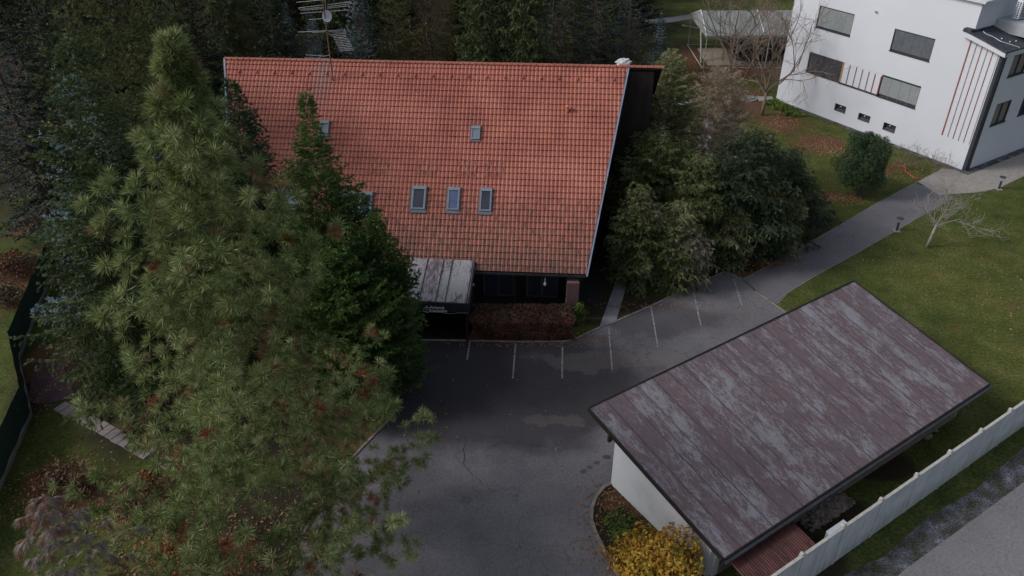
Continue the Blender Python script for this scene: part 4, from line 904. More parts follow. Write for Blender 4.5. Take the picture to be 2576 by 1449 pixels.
for i, h in enumerate(rw):
    f = MB(); P_ = lambda u, z, n: wp(18.0, z, -u)+we*n
    def rb(mb, u0, u1, z0, z1, n0, n1): mb.obox(P_((u0+u1)/2, (z0+z1)/2, (n0+n1)/2), wn_*(u1-u0)/2, we*(n1-n0)/2, (0, 0, (z1-z0)/2))
    rb(f, h[0], h[0]+.08, h[2], h[3], -.2, -.02); rb(f, h[1]-.08, h[1], h[2], h[3], -.2, -.02); rb(f, h[0]+.08, h[1]-.08, h[3]-.08, h[3], -.2, -.02); rb(f, h[0]-.03, h[1]+.03, h[2]-.04, h[2]+.06, -.2, .06)
    rb(f, (h[0]+h[1])/2-.04, (h[0]+h[1])/2+.04, h[2]+.06, h[3]-.08, -.18, -.05)
    o = f.build('window', M['dark'], wbd); b = MB(); rb(b, h[0]+.08, h[1]-.08, h[2]+.06, h[3]-.08, -.19, -.14); b.build('pane', M['curtain' if i in (0, 2) else 'glassdark'], o)
# annex roof, fascia, platform
an = MB(); an.extr([wp(15.57, 9.62, .45), wp(18.35, 8.93, .45), wp(18.35, 8.93, -DP), wp(15.57, 9.62, -DP)], (0, 0, -.10))
an.extr([wp(14.98, 9.68, .45), wp(15.57, 9.62, .45), wp(15.57, 9.62, .02), wp(14.98, 9.68, .02)], (0, 0, -.10))
anr = an.build('annex_roof', M['felt'], wbd)
fc = MB(); fc.extr([wp(15.0, 9.58, .40), wp(18.30, 8.86, .40), wp(18.30, 8.55, .40), wp(15.0, 9.27, .40)], -wn_*.38); fc.extr([wp(18.30, 8.86, .38), wp(18.30, 8.86, -DP), wp(18.30, 8.62, -DP), wp(18.30, 8.62, .38)], -we*.28)
fc.build('fascia', M['white'], wbd)
up = MB(); up.obox(wp(15.3, 9.72, .25), we*.28, wn_*.22, (0, 0, .08)); up.tube([wp(15.57, 9.68, .02), wp(15.57, 9.68, -2.3)], .07, 6); up.build('flashing', M['felt'], wbd)
pf_ = MB(); pf_.obox(wp(17.2, 9.75, -4.4), we*1.6, wn_*1.9, (0, 0, .42)); pf_.build('platform', M['greymetal'], wbd)
for k_, (u, n_) in enumerate(((16.5, -3.5), (17.3, -3.6))):
    q = MB(); wbox(q, u-.2, u+.2, 10.25, 11.55, n_-.5, n_+.5); t = q.build('air_conditioner', M['boxwhite'], loc=tuple(wp(u, 10.2, n_)), bevel=.02)
    tag(t, ('white outdoor air conditioner unit against the wall of the white building', 'white outdoor air conditioner unit on the outer side of the roof platform')[k_], 'air conditioner')
    gr = MB()
    for i in range(9):
        for j in range(3): wbox(gr, u+.2, u+.215, 10.35+i*.12, 10.42+i*.12, n_-.38+j*.26, n_-.18+j*.26)
    for i in range(9):
        for j in range(2): wbox(gr, u-.15+j*.17, u-.05+j*.17, 10.35+i*.12, 10.42+i*.12, n_+.5, n_+.515)
    gr.build('grille', M['dark'], t)
cb = MB(); cb.tube([wp(15.9, 9.62, -.5), wp(16.2, 9.56, -.35), wp(16.7, 9.42, -.55), wp(17.3, 9.27, -.5), wp(17.9, 9.12, -.9), wp(18.25, 9.0, -1.2), wp(18.38, 8.8, -1.2)], .02, 5); cb.build('cable', M['boxwhite'], wbd)
for u, n_ in ((17.0, -1.1), (17.5, -1.3), (17.6, -1.9)): vc = MB(); vc.ball(wp(u, 9.3-.25*(u-17), n_), .05, 6, 5); vc.build('roof_fixing', M['boxwhite'], wbd)
dp = MB(); dp.tube([wp(18.06, 8.5, -.12), wp(18.02, .1, -.12)], .05, 8); wbox(dp, 17.80, 18.0, .0, 8.5, .0, .025); dp.obox(wp(18.02, 4.25, -.28), we*.02, wn_*.26, (0, 0, 4.25)); dp.build('downpipe', M['dark'], wbd)
lpb = MB(); lpb.ball(wp(7.77, 9.34, .12), (.12, .12, .07), 8, 6); lpb.tube([wp(7.77, 9.34, 0), wp(7.77, 9.34, .12)], .03, 6); lpb.build('wall_lamp', M['greymetal'], wbd)
gb_ = MB(); gb_.extr([wp(-.3, .012, .45), wp(18.3, .012, .45), wp(18.3, .012, 0), wp(-.3, .012, 0)], (0, 0, .012)); gb_.extr([wp(18.0, .02, .45), wp(18.55, .02, .45), wp(18.55, .02, -DP), wp(18.0, .02, -DP)], (0, 0, .02))
tag(gb_.build('gravel_border', M['gravel']), kind='structure')
# ================================================================== GARAGE
gu = np.array([.832, .555, 0]); gv = np.array([.555, -.832, 0]); gs_ = math.radians(12.3); gdn = gv*math.cos(gs_)-np.array([0, 0, math.sin(gs_)]); gnn = np.cross(gu, gdn); gnn = gnn if gnn[2] > 0 else -gnn
G0 = G(1482, 1028, 3.5); GL = 16.85; GW = np.linalg.norm(G(1820, 1405, 1.9)-G0)
G1 = G(2148, 708, 3.5); G2 = G(1820, 1405, 1.9); G3 = G(2488, 965, 1.9)
gar = empty('garage', (*(G0+G3)[:2]/2, 0), 'long white garage with a weathered purple-brown metal roof beside the concrete fence', 'garage')
gdn = (G2-G0)/np.linalg.norm(G2-G0); gu2 = (G1-G0)/np.linalg.norm(G1-G0); gnn = np.cross(gu2, gdn); gnn = gnn if gnn[2] > 0 else -gnn; gnn /= np.linalg.norm(gnn)
def gp(a, b, h=0): return G0*(1-a)*(1-b)+G1*a*(1-b)+G2*(1-a)*b+G3*a*b+gnn*h
gr_ = MB(); na, nb2 = 40, 16
vs = [gp(i/na, j/nb2, .012*math.sin(i*.9)*math.sin(j*1.3+i)) for j in range(nb2+1) for i in range(na+1)]
fs = [(j*(na+1)+i, j*(na+1)+i+1, (j+1)*(na+1)+i+1, (j+1)*(na+1)+i) for j in range(nb2) for i in range(na)]
gr_.add(vs, fs); gr_.extr([gp(0, 0, -.02), gp(1, 0, -.02), gp(1, 1, -.02), gp(0, 1, -.02)], -gnn*.14)
gro = gr_.build('roof', M['peel'], gar); set_uvm(gro, G0, gu2, gdn, .84)
sm_ = MB()
for i in range(1, 20):
    if i in (7,): continue
    a = i/20; c0, c1 = gp(a, .0, .015), gp(a, 1, .015); sm_.obox((c0+c1)/2, (c1-c0)/2, gu2*.008, gnn*.02)
sm_.build('seam', M['seamdark'], gro); set_uvm(gro.children[0], G0-gdn*40, gu2, gdn, .84)
ft = MB()
for (p, q, s, hh) in ((gp(0, 0), gp(1, 0), -gdn, .02), (gp(0, 0), gp(0, 1), -gu2, .02), (gp(1, 0), gp(1, 1), gu2, .02), (gp(0, 1), gp(1, 1), gdn, -.01)):
    ft.obox((p+q)/2+s*.03+gnn*(hh-.07), (q-p)/2, s*.03, gnn*.09)
ft.build('fascia', M['timber'], gar)
q_, r_ = gp(0, 1)+gdn*.12-np.array([0, 0, .1]), gp(1, 1)+gdn*.12-np.array([0, 0, .1]); gg = MB(); gg.obox((q_+r_)/2, (r_-q_)/2, gdn*.06, (0, 0, .05)); gg.build('gutter', M['gutter'], gar)
W0 = G(1546, 1213)[:2]; L0 = GW*math.cos(gs_)
def gw(u, v): return W0+gu[:2]*u+gv[:2]*v
VB = -11.62-(W0@gv[:2])          # back wall plane
def rz(p):                       # roof underside height above a point
    t = (np.array([*p, 0])-G0); return float(G0[2]-.20-(t[0]*gnn[0]+t[1]*gnn[1])/gnn[2])
def gwall(mb, p, q, th=.2, z0=0, z1=None):
    p, q = np.array(p), np.array(q); d = (q-p)/np.linalg.norm(q-p); s = np.array([d[1], -d[0]])*-th
    vs = []
    for a in (p, q, q+s, p+s): vs.append((*a, z0))
    for a in (p, q, q+s, p+s): vs.append((*a, (z1 if z1 is not None else rz(a))))
    mb.add(vs, [(3, 2, 1, 0), (4, 5, 6, 7), (0, 1, 5, 4), (1, 2, 6, 5), (2, 3, 7, 6), (3, 0, 4, 7)])
wl = MB(); gwall(wl, gw(0, 0), gw(0, VB), -.2); wl.build('end_wall', M['wallwhite'], gar)
wl = MB(); gwall(wl, gw(15.7, 0), gw(15.7, VB), .2); gwall(wl, gw(.22, VB), gw(15.48, VB), -.15, z1=.55); wl.build('rear_wall', M['curb'], gar)
wl = MB(); gwall(wl, gw(.22, VB-1.2), gw(15.48, VB-1.2), -.1); wl.build('inner_wall', M['black'], gar)
for u in (.1, 5.2, 10.3, 15.5):
    for v in (VB+.02, .1):
        p = gw(u, v); q = MB(); q.obox((*p, (rz(p))/2), (*(gu[:2]*.12), 0), (*(gv[:2]*.10), 0), (0, 0, rz(p)/2)); q.build('post', M['wallwhite'], gar)
dn_ = MB(); p = G(1534, 1103, 3.0); dn_.obox(p+gu*.0, gu*.08, gv*.06, (0, 0, .14)); dn_.build('beam_end', M['timber'], gar)
dpp = MB(); p = gw(-.03, .35); dpp.tube([(*p, .15), (*p, 1.9)], .025, 6); dpp.build('downpipe', M['steel'], gar)
# ================================================================== CONCRETE FENCE
fen = empty('concrete_fence', (*fx(8, 0), 0), 'pale concrete panel fence with capped posts along the road', 'fence')
cr_ = random.Random(4)
FS = 2.235; k0, k1 = -4, 11
for i in range(k0, k1):
    u = i*FS; p = fx(u, 0); q = MB(); q.obox((*(p-N*.05), 1.03), (*(U*.07), 0), (*(N*.06), 0), (0, 0, 1.03)); q.obox((*(p+N*.0), .12), (*(U*.07), 0), (*(N*.05), 0), (0, 0, .12))
    q.ball((*(p-N*.04), 2.09), (.085, .085, .05), 8, 5); q.build('post', M['panelcap'], fen)
    a, b = fx(u+.022, 0), fx(u+FS-.022, 0); c = (a+b)/2; q = MB(); q.obox((*c, 1.0), (*((b-a)/2), 0), (*(N*.03), 0), (0, 0, 1.0)); q.build('panel', M['panel'], fen)
    q = MB(); q.obox((*c, 2.02), (*((b-a)/2), 0), (*(N*.055), 0), (0, 0, .025)); q.build('coping', M['panelcap'], fen)
# lean-to of red corrugated sheet between garage and fence
M['corr2'] = peel_mat('red_corrugated_sheet', (.035, .010, .013), (.095, .028, .024), -.0, 1.6)
lt = empty('red_lean_to', (*fx(-3.5, -1.2), 0), 'low lean-to with dark red corrugated roof between garage and fence', 'lean-to')
c0 = G(2024, 1300, 1.45); u_l = float((G(2068, 1380, 1.3)[:2]-F0)@U); 
b = MB(); n = 30; u0, u1 = float((G(1850, 1425, 1.5)[:2]-F0)@U), u_l
va, vb2 = -2.35, -.35; vs = []
for j, (v, z) in enumerate(((va, 1.62), (vb2, 1.30))):
    for i in range(n*2+1):
        u = u0+(u1-u0)*i/(n*2); p = fx(u, v); vs.append((*p, z+(.03 if i % 2 else -.03)))
m = n*2+1; b.add(vs, [(i, i+1, m+i+1, m+i) for i in range(n*2)]); co_ = b.build('roof', M['corr2'], lt); set_uvm(co_, (*F0, 0), (*U, 0), (*N, 0), .3)
b = MB(); 
for u in (u0+.1, u1-.15):
    for v in (va+.1, vb2-.1): p = fx(u, v); b.box(p[0]-.05, p[0]+.05, p[1]-.05, p[1]+.05, 0, 1.5 if v < -1.5 else 1.25)
b.build('frame', M['timber'], lt)
b = MB(); p, q = fx(u1-.05, va+.1), fx(u1-.05, vb2-.1); b.extr([(*p, 0), (*q, 0), (*q, 1.25), (*p, 1.55)], (*(U*-.04), 0)); b.build('side_wall', M['timber'], lt)
# white box lid beside the fence
p = G(2105, 1338, .9); o = MB(); c = fx(float((p[:2]-F0)@U), -.42)
o.obox((*c, .45), (*(U*.42), 0), (*(N*.22), 0), (0, 0, .45)); t = o.build('storage_box', M['greymetal'], loc=(*c, 0)); tag(t, 'pale grey box standing against the inner side of the concrete fence', 'box')
o = MB(); o.obox((*(c+U*.15), .93), (*(U*.5), 0), (*(N*.26), 0), (0, 0, .03)); o.build('lid', M['boxwhite'], t)
# rubble piles
def rubble(name, u0, u1, v0, v1, n, seed, label, big=.11):
    rg = random.Random(seed); c = fx((u0+u1)/2, (v0+v1)/2); t = empty(name, (*c, 0), label, 'rubble'); mb = MB()
    for i in range(n):
        u, v = rg.uniform(u0, u1), rg.uniform(v0, v1); h = .28*math.sin(math.pi*(u-u0)/(u1-u0))*math.sin(math.pi*(v-v0)/(v1-v0)); s = rg.uniform(.04, big); p = fx(u, v)
        ph = rg.random()*6; mb.ball((*p, h+s*.3), (s*rg.uniform(.7, 1.5), s, s*rg.uniform(.4, .9)), 6, 4, f=lambda d, ph=ph: 1+.4*math.sin(5*d[0]+ph)*math.sin(4*d[1]+ph*2))
    mb.build('stones', M['rubble'], t); return t
rubble('rubble_pile', .55, 3.2, -2.3, -1.35, 420, 1, 'heap of broken stones and mortar beside the red lean-to behind the garage')
rubble('rubble_pile', 8.6, 9.9, -2.3, -1.9, 40, 2, 'small scatter of pale sand and stones behind the far end of the garage', .09)
# ================================================================== LEFT GREEN FENCE
pf0 = [np.array([-29.2, 47.0]), np.array([-27.97, 42.9]), np.array([-24.82, 31.6]), np.array([-22.14, 27.5]), np.array([-21.0, 22.5]), np.array([-20.2, 17.0])]
gf = empty('green_screen_fence', (*pf0[2], 0), 'dark green fabric screen fence on a pale concrete plinth at the left edge', 'fence')
gf_pts = [pf0[0], pf0[1], pf0[2], G(82*S, 1079*S)[:2], G(0, 1271*S)[:2], G(0, 1271*S)[:2]+np.array([.6, -5])]
for i in range(len(gf_pts)-1):
    a, b = gf_pts[i], gf_pts[i+1]; d = b-a; Ld = np.linalg.norm(d); d /= Ld; s = np.array([-d[1], d[0]])
    q = MB(); k_ = int(Ld/.25)+1
    for j in range(k_):
        c0 = a+(b-a)*j/k_; c1 = a+(b-a)*(j+1)/k_; w0 = s*.03*math.sin(j*.9); w1 = s*.03*math.sin((j+1)*.9)
        q.add([(*(c0+w0), .22), (*(c1+w1), .22), (*(c1+w1*.3), 1.72), (*(c0+w0*.3), 1.72)], [(0, 1, 2, 3)])
    q.build('screen', M['greenfence'], gf)
    q = MB(); q.obox((*((a+b)/2), .11), (*((b-a)/2), 0), (*(s*.05), 0), (0, 0, .11)); q.build('plinth', M['plinth'], gf)
    q = MB(); q.tube([(*(a), 0), (*(a), 1.8)], .03, 6); q.build('post', M['greenfence'], gf)
# stepping slabs
sa, sb = G(150, 1020), G(372, 1140)
dv = (sb-sa)/np.linalg.norm(sb-sa); sv = np.array([-dv[1], dv[0], 0]); ns = 17
for i in range(ns):
    if i == 14: continue
    c = sa+(sb-sa)*(i+.5)/ns*1.25; q = MB(); lw = np.linalg.norm(sb-sa)*1.25/ns; j = cr_.uniform(-.04, .04)
    q.obox((c[0]+sv[0]*j, c[1]+sv[1]*j, .02), dv*(lw/2-.02), sv*.32, (0, 0, .022))
    o = q.build('paving_slab', M['slabs'], loc=(c[0], c[1], 0), bevel=.008); tag(o, 'pinkish grey stepping slab in the row crossing the left lawn', 'paving slab', 'stepping slabs laid in a row across the left lawn')
# ================================================================== TENT + TANK
tx_, ty0, ty1, tlen = 18.9, 77.8, 85.8, 22.0
tent = empty('tent_canopy', (tx_+8, 82, 0), 'large grey tent canopy on thin poles sheltering an old tank', 'canopy')
eh, rh_ = 3.25, 4.75
zz_ = lambda x, y: ((1740+x*360/2174)*S, (y*360/2174)*S)
rl = onplane(*zz_(495, 165), (0, 81.8, 0), (0, 1, 0)); rh_ = float(rl[2]); rx = float(rl[0])
b = MB()
e = [(tx_-.1, ty0-.1, eh), (tx_+tlen, ty0+.6, eh), (tx_+tlen, ty1+.6, eh), (tx_-.1, ty1, eh)]; r0_, r1_ = (rx, 81.8, rh_), (tx_+tlen, 82.2, rh_)
nseg = 12
def quadgrid(mb, A_, B_, C_, D_, n, sag=.10):
    A_, B_, C_, D_ = map(np.array, (A_, B_, C_, D_)); vs = []
    for j in range(n+1):
        for i in range(n*2+1):
            s, t = i/(2*n), j/n; p = A_*(1-s)*(1-t)+B_*s*(1-t)+C_*s*t+D_*(1-s)*t
            p = p-np.array([0, 0, sag*abs(math.sin(s*math.pi*3.6))*math.sin(t*math.pi)]); vs.append(p)
    m = 2*n+1; mb.add(vs, [(j*m+i, j*m+i+1, (j+1)*m+i+1, (j+1)*m+i) for j in range(n) for i in range(2*n)])
quadgrid(b, e[0], e[1], r1_, r0_, nseg); quadgrid(b, r0_, r1_, e[2], e[3], nseg); b.add([e[0], r0_, e[3]], [(0, 1, 2)])
b.extr([e[0], e[1], (e[1][0], e[1][1], eh-.22), (e[0][0], e[0][1], eh-.22)], (0, .03, 0)); b.extr([e[3], e[0], (e[0][0], e[0][1], eh-.22), (e[3][0], e[3][1], eh-.22)], (.03, 0, 0))
b.build('canvas', M['canvas'], tent)
b = MB()
for f in (0, .257, .51, .765, 1): b.tube([np.array(e[0])*(1-f)+np.array(e[1])*f+np.array([0, 0, .03]), np.array(r0_)*(1-f)+np.array(r1_)*f+np.array([0, 0, .05])], .05, 5)
b.tube([np.array(e[3])+[0, 0, .03], np.array(r0_)+[0, 0, .05]], .04, 5); b.build('batten', M['boxwhite'], tent)
for i in range(8):
    x = tx_+i*1.9*1.6
    if x > tx_+tlen: break
    b = MB(); b.tube([(x, ty0+.02*i, 0), (x, ty0+.02*i, eh)], .05, 6); b.build('pole', M['pole'], tent)
    b = MB(); b.tube([(x, ty1, 0), (x, ty1, eh)], .05, 6); b.build('pole', M['pole'], tent)
b = MB(); b.tube([(tx_+.15, 79.6, 0), (rx, 81.8, rh_)], .09, 6); b.build('ridge_pole', M['pole'], tent)
b = MB(); b.tube([(tx_-.1, ty0, .08), (tx_-.1, ty1, .08)], .04, 5); b.tube([(tx_-.1, ty0, .08), (tx_+tlen, ty0+.3, .08)], .04, 5); b.tube([(tx_-.1, ty1, .08), (tx_+tlen, ty1, .08)], .04, 5); b.build('ground_rail', M['panelcap'], tent)
b = MB(); b.box(19.6, 40, 78.5, 84.2, .0, .15); tag(b.build('concrete_slab', mat('tan_slab', [(.24, .20, .15), (.33, .28, .22)], 1.2, .9, .2, 30, fine=.1)), kind='structure')
tk = empty('old_tank', (25, 81.6, .15), 'olive green tracked tank with a long gun parked under the tent canopy', 'tank')
b = MB(); b.add([(21.9, 80.4, 1.15), (23.0, 80.4, 1.65), (28.3, 80.4, 1.65), (28.6, 80.4, .6), (22.6, 80.4, .5), (21.9, 82.8, 1.15), (23.0, 82.8, 1.65), (28.3, 82.8, 1.65), (28.6, 82.8, .6), (22.6, 82.8, .5)],
    [(0, 1, 2, 3, 4), (9, 8, 7, 6, 5), (0, 5, 6, 1), (1, 6, 7, 2), (2, 7, 8, 3), (3, 8, 9, 4), (4, 9, 5, 0)]); b.build('hull', M['tank'], tk, bevel=.06)
b = MB(); b.ball((24.6, 81.7, 1.95), (1.45, 1.15, .62), 18, 10); b.tube([(24.9, 81.9, 2.4), (24.9, 81.9, 2.72)], [.34, .30], 10); tur = b.build('turret', M['tank'], tk, smooth=True)
b = MB(); b.tube([(23.4, 82.0, 2.05), (20.9, 83.6, 2.1), (18.2, 85.3, 2.15)], [.13, .09, .075], 10); b.tube([(18.4, 85.2, 2.15), (17.95, 85.5, 2.15)], .12, 10); b.build('gun', M['tank'], tk)
for y0, y1 in ((79.75, 80.35), (82.85, 83.45)):
    ys = (y0, y1); prof = [(22.0, 1.0), (22.3, 1.25), (23.0, 1.28), (28.0, 1.28), (28.6, 1.2), (28.8, .85), (28.3, .35), (27.6, .17), (23.2, .17), (22.5, .35)]
    b = MB(); n = len(prof); b.add([(x, ys[0], z) for x, z in prof]+[(x, ys[1], z) for x, z in prof], [(i, (i+1) % n, (i+1) % n+n, i+n) for i in range(n)])
    tr_o = b.build('track', M['tracksteel'], tk)
    for i in range(5):
        b = MB(); x = 23.3+i*1.08; b.tube([(x, y0+.05, .62), (x, y1-.05, .62)], .43, 14); b.tube([(x, y0+.0, .62), (x, y0+.06, .62)], .18, 10); b.build('road_wheel', M['tracksteel'], tr_o)
    b = MB(); b.extr([(21.7, y0-.04, .95), (21.95, y0-.04, 1.35), (22.5, y0-.04, 1.5), (28.6, y0-.04, 1.5), (28.6, y0-.04, 1.44), (22.55, y0-.04, 1.42), (22.1, y0-.04, 1.25), (21.85, y0-.04, .92)], (0, .7, 0)); b.build('fender', M['tank'], tk)
b = MB(); b.tube([(21.2, 79.4, .15), (21.2, 79.4, 1.6), (21.2, 79.9, 1.6), (21.2, 79.9, .15)], .035, 5); o = b.build('metal_stand', M['mast'], loc=(21.2, 79.6, 0)); tag(o, 'thin rusty metal stand on the tan slab before the tank', 'stand')
# ================================================================== SMALL THINGS
def bollard(p, label):
    t = empty('bollard_light', (p[0], p[1], 0), label, 'bollard light')
    b = MB(); b.box(p[0]-.2, p[0]+.2, p[1]-.2, p[1]+.2, 0, .05); b.build('base', M['concrete'], t)
    b = MB(); b.tube([(p[0], p[1], .05), (p[0], p[1], .62)], .075, 10); b.build('post', M['dark'], t)
    b = MB()
    for k in range(3): q = k*2.1; b.tube([(p[0]+.06*math.cos(q), p[1]+.06*math.sin(q), .62), (p[0]+.16*math.cos(q), p[1]+.16*math.sin(q), .92)], .008, 4)
    b.build('struts', M['steel'], t)
    b = MB(); b.tube([(p[0], p[1], .92), (p[0], p[1], .96), (p[0], p[1], .99)], [.22, .21, .08], 16); b.build('cap', M['dark'], t)
bollard(G(2255, 581), 'black bollard light with a disc cap beside the asphalt path, nearer the parking lot')
bollard(G(2512, 476), 'black bollard light with a disc cap at the edge of the pale front pavement')
c = G(1900, 250); b = MB(); b.tube([(c[0]-.6, c[1], 0), (c[0]-.6, c[1], .12)], .75, 18); b.box(c[0]+.2, c[0]+1.6, c[1]-.6, c[1]+.5, 0, .1)
b.tube([(c[0]-.45, c[1], .12), (c[0]-.45, c[1], .19)], .42, 18); t = b.build('manhole_cover', M['concrete'], loc=tuple(c)); tag(t, 'round pale concrete manhole cover near the corner of the white building', 'manhole cover')
# things in the shade beside the house
c = G(1549, 583); t = empty('garden_lantern', tuple(c), 'grey metal lantern box on a low plinth in the shade beside the red house', 'lantern')
b = MB(); b.box(c[0]-.35, c[0]+.35, c[1]-.3, c[1]+.3, 0, .35); b.build('plinth', M['concrete'], t)
b = MB(); b.box(c[0]-.15, c[0]+.15, c[1]-.15, c[1]+.15, .35, .85); b.add([(c[0]-.2, c[1]-.2, .85), (c[0]+.2, c[1]-.2, .85), (c[0]+.2, c[1]+.2, .85), (c[0]-.2, c[1]+.2, .85), (c[0], c[1], 1.3)], [(0, 1, 4), (1, 2, 4), (2, 3, 4), (3, 0, 4), (0, 3, 2, 1)]); b.build('lantern_body', M['greymetal'], t)
c = G(1518, 620); b = MB(); b.ball((c[0], c[1], .25), (.85, .35, .28), 14, 8, f=lambda d: 1+.1*math.sin(4*d[0]+2)); t = b.build('boulder', M['concrete'], smooth=True, loc=tuple(c)); tag(t, 'long low pale boulder in the shade beside the red house', 'boulder')
c = G(1593, 515); b = MB(); b.box(c[0]-.45, c[0]+.45, c[1]-.3, c[1]+.3, 0, .75); t = b.build('garden_cabinet', M['gutter'], loc=tuple(c)); tag(t, 'dark garden cabinet with a pale top beside the greying conifer', 'cabinet')
b = MB(); b.box(c[0]-.5, c[0]+.5, c[1]-.35, c[1]+.35, .75, .80); b.build('top', M['boxwhite'], t)
# pale lump of unclear kind on a pole behind ridge
c = G(1568, 150, 0); hb = hgt(np.array([0, 58.0, 0]), 1568, 163)
c = onplane(1568, 158, (0, 62, 0), (0, 1, 0)); b = MB(); b.ball((c[0], 62, 2.6), (1.2, .7, .75), 14, 10, f=lambda d: 1+.22*math.sin(5*d[0]+1)*math.sin(6*d[2]+d[1]*3)); zc = float(c[2])
b = MB(); b.ball((c[0], 62, zc), (.6, .4, .34), 14, 10, f=lambda d: 1+.25*math.sin(7*d[0]+1)*math.sin(6*d[2]+d[1]*3)); b.tube([(c[0]-.3, 62, 0), (c[0]-.3, 62, zc)], .08, 6)
t = b.build('pale_lump', M['dish'], loc=(c[0], 62, 0)); tag(t, 'crumpled pale grey lump on a pole behind the right end of the red roof ridge', 'oddment')
# red-white barrier tape on the leaf litter
for k_, (p, q) in enumerate((((2268, 418), (2295, 450)), ((2288, 445), (2320, 452)))):
    a, b_ = G(*p), G(*q); b = MB(); pts = [a+(b_-a)*t+np.array([.08*math.sin(t*9), .06*math.cos(t*7), .06+.03*math.sin(t*12)]) for t in np.linspace(0, 1, 12)]; b.tube(pts, .028, 4)
    o = b.build('barrier_tape', M['tape'], loc=tuple(a)); tag(o, ('longer strand of red tape lying on the leaves near the white building corner', 'short strand of red tape lying nearest the pale pavement')[k_], 'tape')
# fallen leaves as real cards
rng = np.random.default_rng(11); Pl = []
for (px, py, rx, ry, n) in ((1800, 200, 6, 5, 2600), (1960, 310, 4, 3, 1800), (2060, 370, 3.5, 2, 1200), (2230, 425, 3, 1.6, 700), (2120, 500, 2, 1, 500), (1920, 665, 2.5, .8, 500), (1650, 770, 6, .5, 250), (1440, 850, 2.2, .6, 200), (1300, 868, 4, .25, 160), (1540, 1280, 1.2, 1.4, 350), (1560, 1420, 1.6, 1.8, 260), (150, 1230, 2, 2, 900), (360, 1300, 2.4, 2, 900), (450, 1420, 2.5, 1.5, 900), (130, 950, 1.5, 5, 500), (1250, 1000, 7, 6, 60), (2500, 760, 6, 8, 150), (1770, 165, 4, 4, 900), (2020, 600, 5, 2, 250), (1000, 930, 1, 2.5, 260), (640, 1380, 4.5, 3.5, 700), (2450, 700, 5, 5, 260)):
    g_ = G(px, py); Pl.append(np.stack([g_[0]+rng.normal(size=n)*rx*.5, g_[1]+rng.normal(size=n)*ry*.5, np.full(n, .03)], 1))
P = np.concatenate(Pl); n = len(P); nrm = rng.normal(size=(n, 3))*.35; nrm[:, 2] = 1; nrm /= np.linalg.norm(nrm, axis=1, keepdims=True)
a = np.cross(nrm, rng.normal(size=(n, 3))); a /= np.linalg.norm(a, axis=1, keepdims=True); bb_ = np.cross(nrm, a); sz = .06*rng.uniform(.6, 1.4, (n, 1)); a *= sz; bb_ *= sz*.6
o = soup('fallen_leaves', np.concatenate([np.stack([P-a, P+bb_, P+a], 1), np.stack([P-a, P+a, P-bb_], 1)]), [L['litter']], np.zeros(2*n), None); tag(o, 'reddish brown fallen leaves scattered over lawn, beds and kerbs', 'leaves', kind='stuff')

# ================================================================== TREES
b, H = tree_at(395, 48, 1430)
H -= .3
conifer('pine_tree', H, [(0, 7.4), (.10, 7.0), (.16, 5.8), (.24, 5.0), (.36, 3.8), (.52, 3.2), (.64, 2.7), (.72, 2.2), (.80, 1.5), (.86, 1.0), (.92, .42), (1, .05)], 21,
        'tall pine with long needle tufts standing in the left foreground before the red house', 'tree', dz=.60, nb=7, elev=(30, -2), curve=.35, twig=.46, tl=.36, pts=.9,
        K=78, nl=.35, nw=.029, spread=1.9, droop=.02, mats=[L['pine'], L['pinered'], L['pinetan']], mixp=[(.002, .11), (.02, .36)], zmin=.09, lo_sparse=.25, tw_droop=-.3, trunk_r=.24,
        loc=(b[0], b[1], 0), start_t=.3, jit=.3, thin=True, rough=.32, jl=.3)
b, H = tree_at(765, 225, 945)
conifer('fir_tree', H, [(0, 3.0), (.3, 2.9), (.5, 2.1), (.62, 1.65), (.72, 1.25), (.80, .8), (.90, .4), (1, .05)], 31, 'slender bright green fir with a thin pointed tip in front of the red roof', 'tree', dz=.28, nb=9, elev=(18, -12), curve=.25,
        twig=.14, tl=.42, pts=.11, K=5, nl=.18, nw=.032, spread=.5, mats=[L['fir'], L['brown']], mixp=[(.04, .02)], loc=(b[0], b[1], 0), jl=.2)
b, H = tree_at(944, 548, 985)
conifer('thuja_tree', H, [(0, 1.6), (.4, 1.7), (.6, 1.25), (.75, .8), (.88, .5), (1, .12)], 32, 'dense dark green conifer standing beside the porch canopy', 'tree', dz=.24, nb=9, elev=(45, 10), curve=.2,
        twig=.15, tl=.38, pts=.12, K=6, nl=.19, nw=.036, spread=.55, mats=[L['fir'], L['brown']], mixp=[(.02, .03)], loc=(b[0], b[1], 0))
b, H = tree_at(850, 600, 1010)
conifer('thuja_tree', H, [(0, 2.4), (.4, 2.5), (.7, 1.8), (.88, 1.0), (1, .2)], 36, 'dark thuja filling the gap between the fir and the big pine', 'tree', dz=.26, nb=9, elev=(40, 5), curve=.2,
        twig=.16, tl=.38, pts=.13, K=6, nl=.17, nw=.045, spread=.8, mats=[L['fir'], L['brown']], mixp=[(.02, .06)], loc=(b[0], b[1], 0))
b, H = tree_at(580, 195, 880)
conifer('spruce_tree', H, [(0, 2.2), (.3, 2.1), (.55, 1.5), (.7, 1.1), (.8, .75), (.9, .45), (1, .08)], 33, 'narrow dark spruce in front of the left end of the red roof', 'tree', dz=.24, nb=9, elev=(20, -15), curve=.25,
        twig=.13, tl=.38, pts=.10, K=6, nl=.16, nw=.032, spread=.55, mats=[L['junip']], loc=(b[0], b[1], 0), jl=.15)
b, H = tree_at(165, 70, 960)
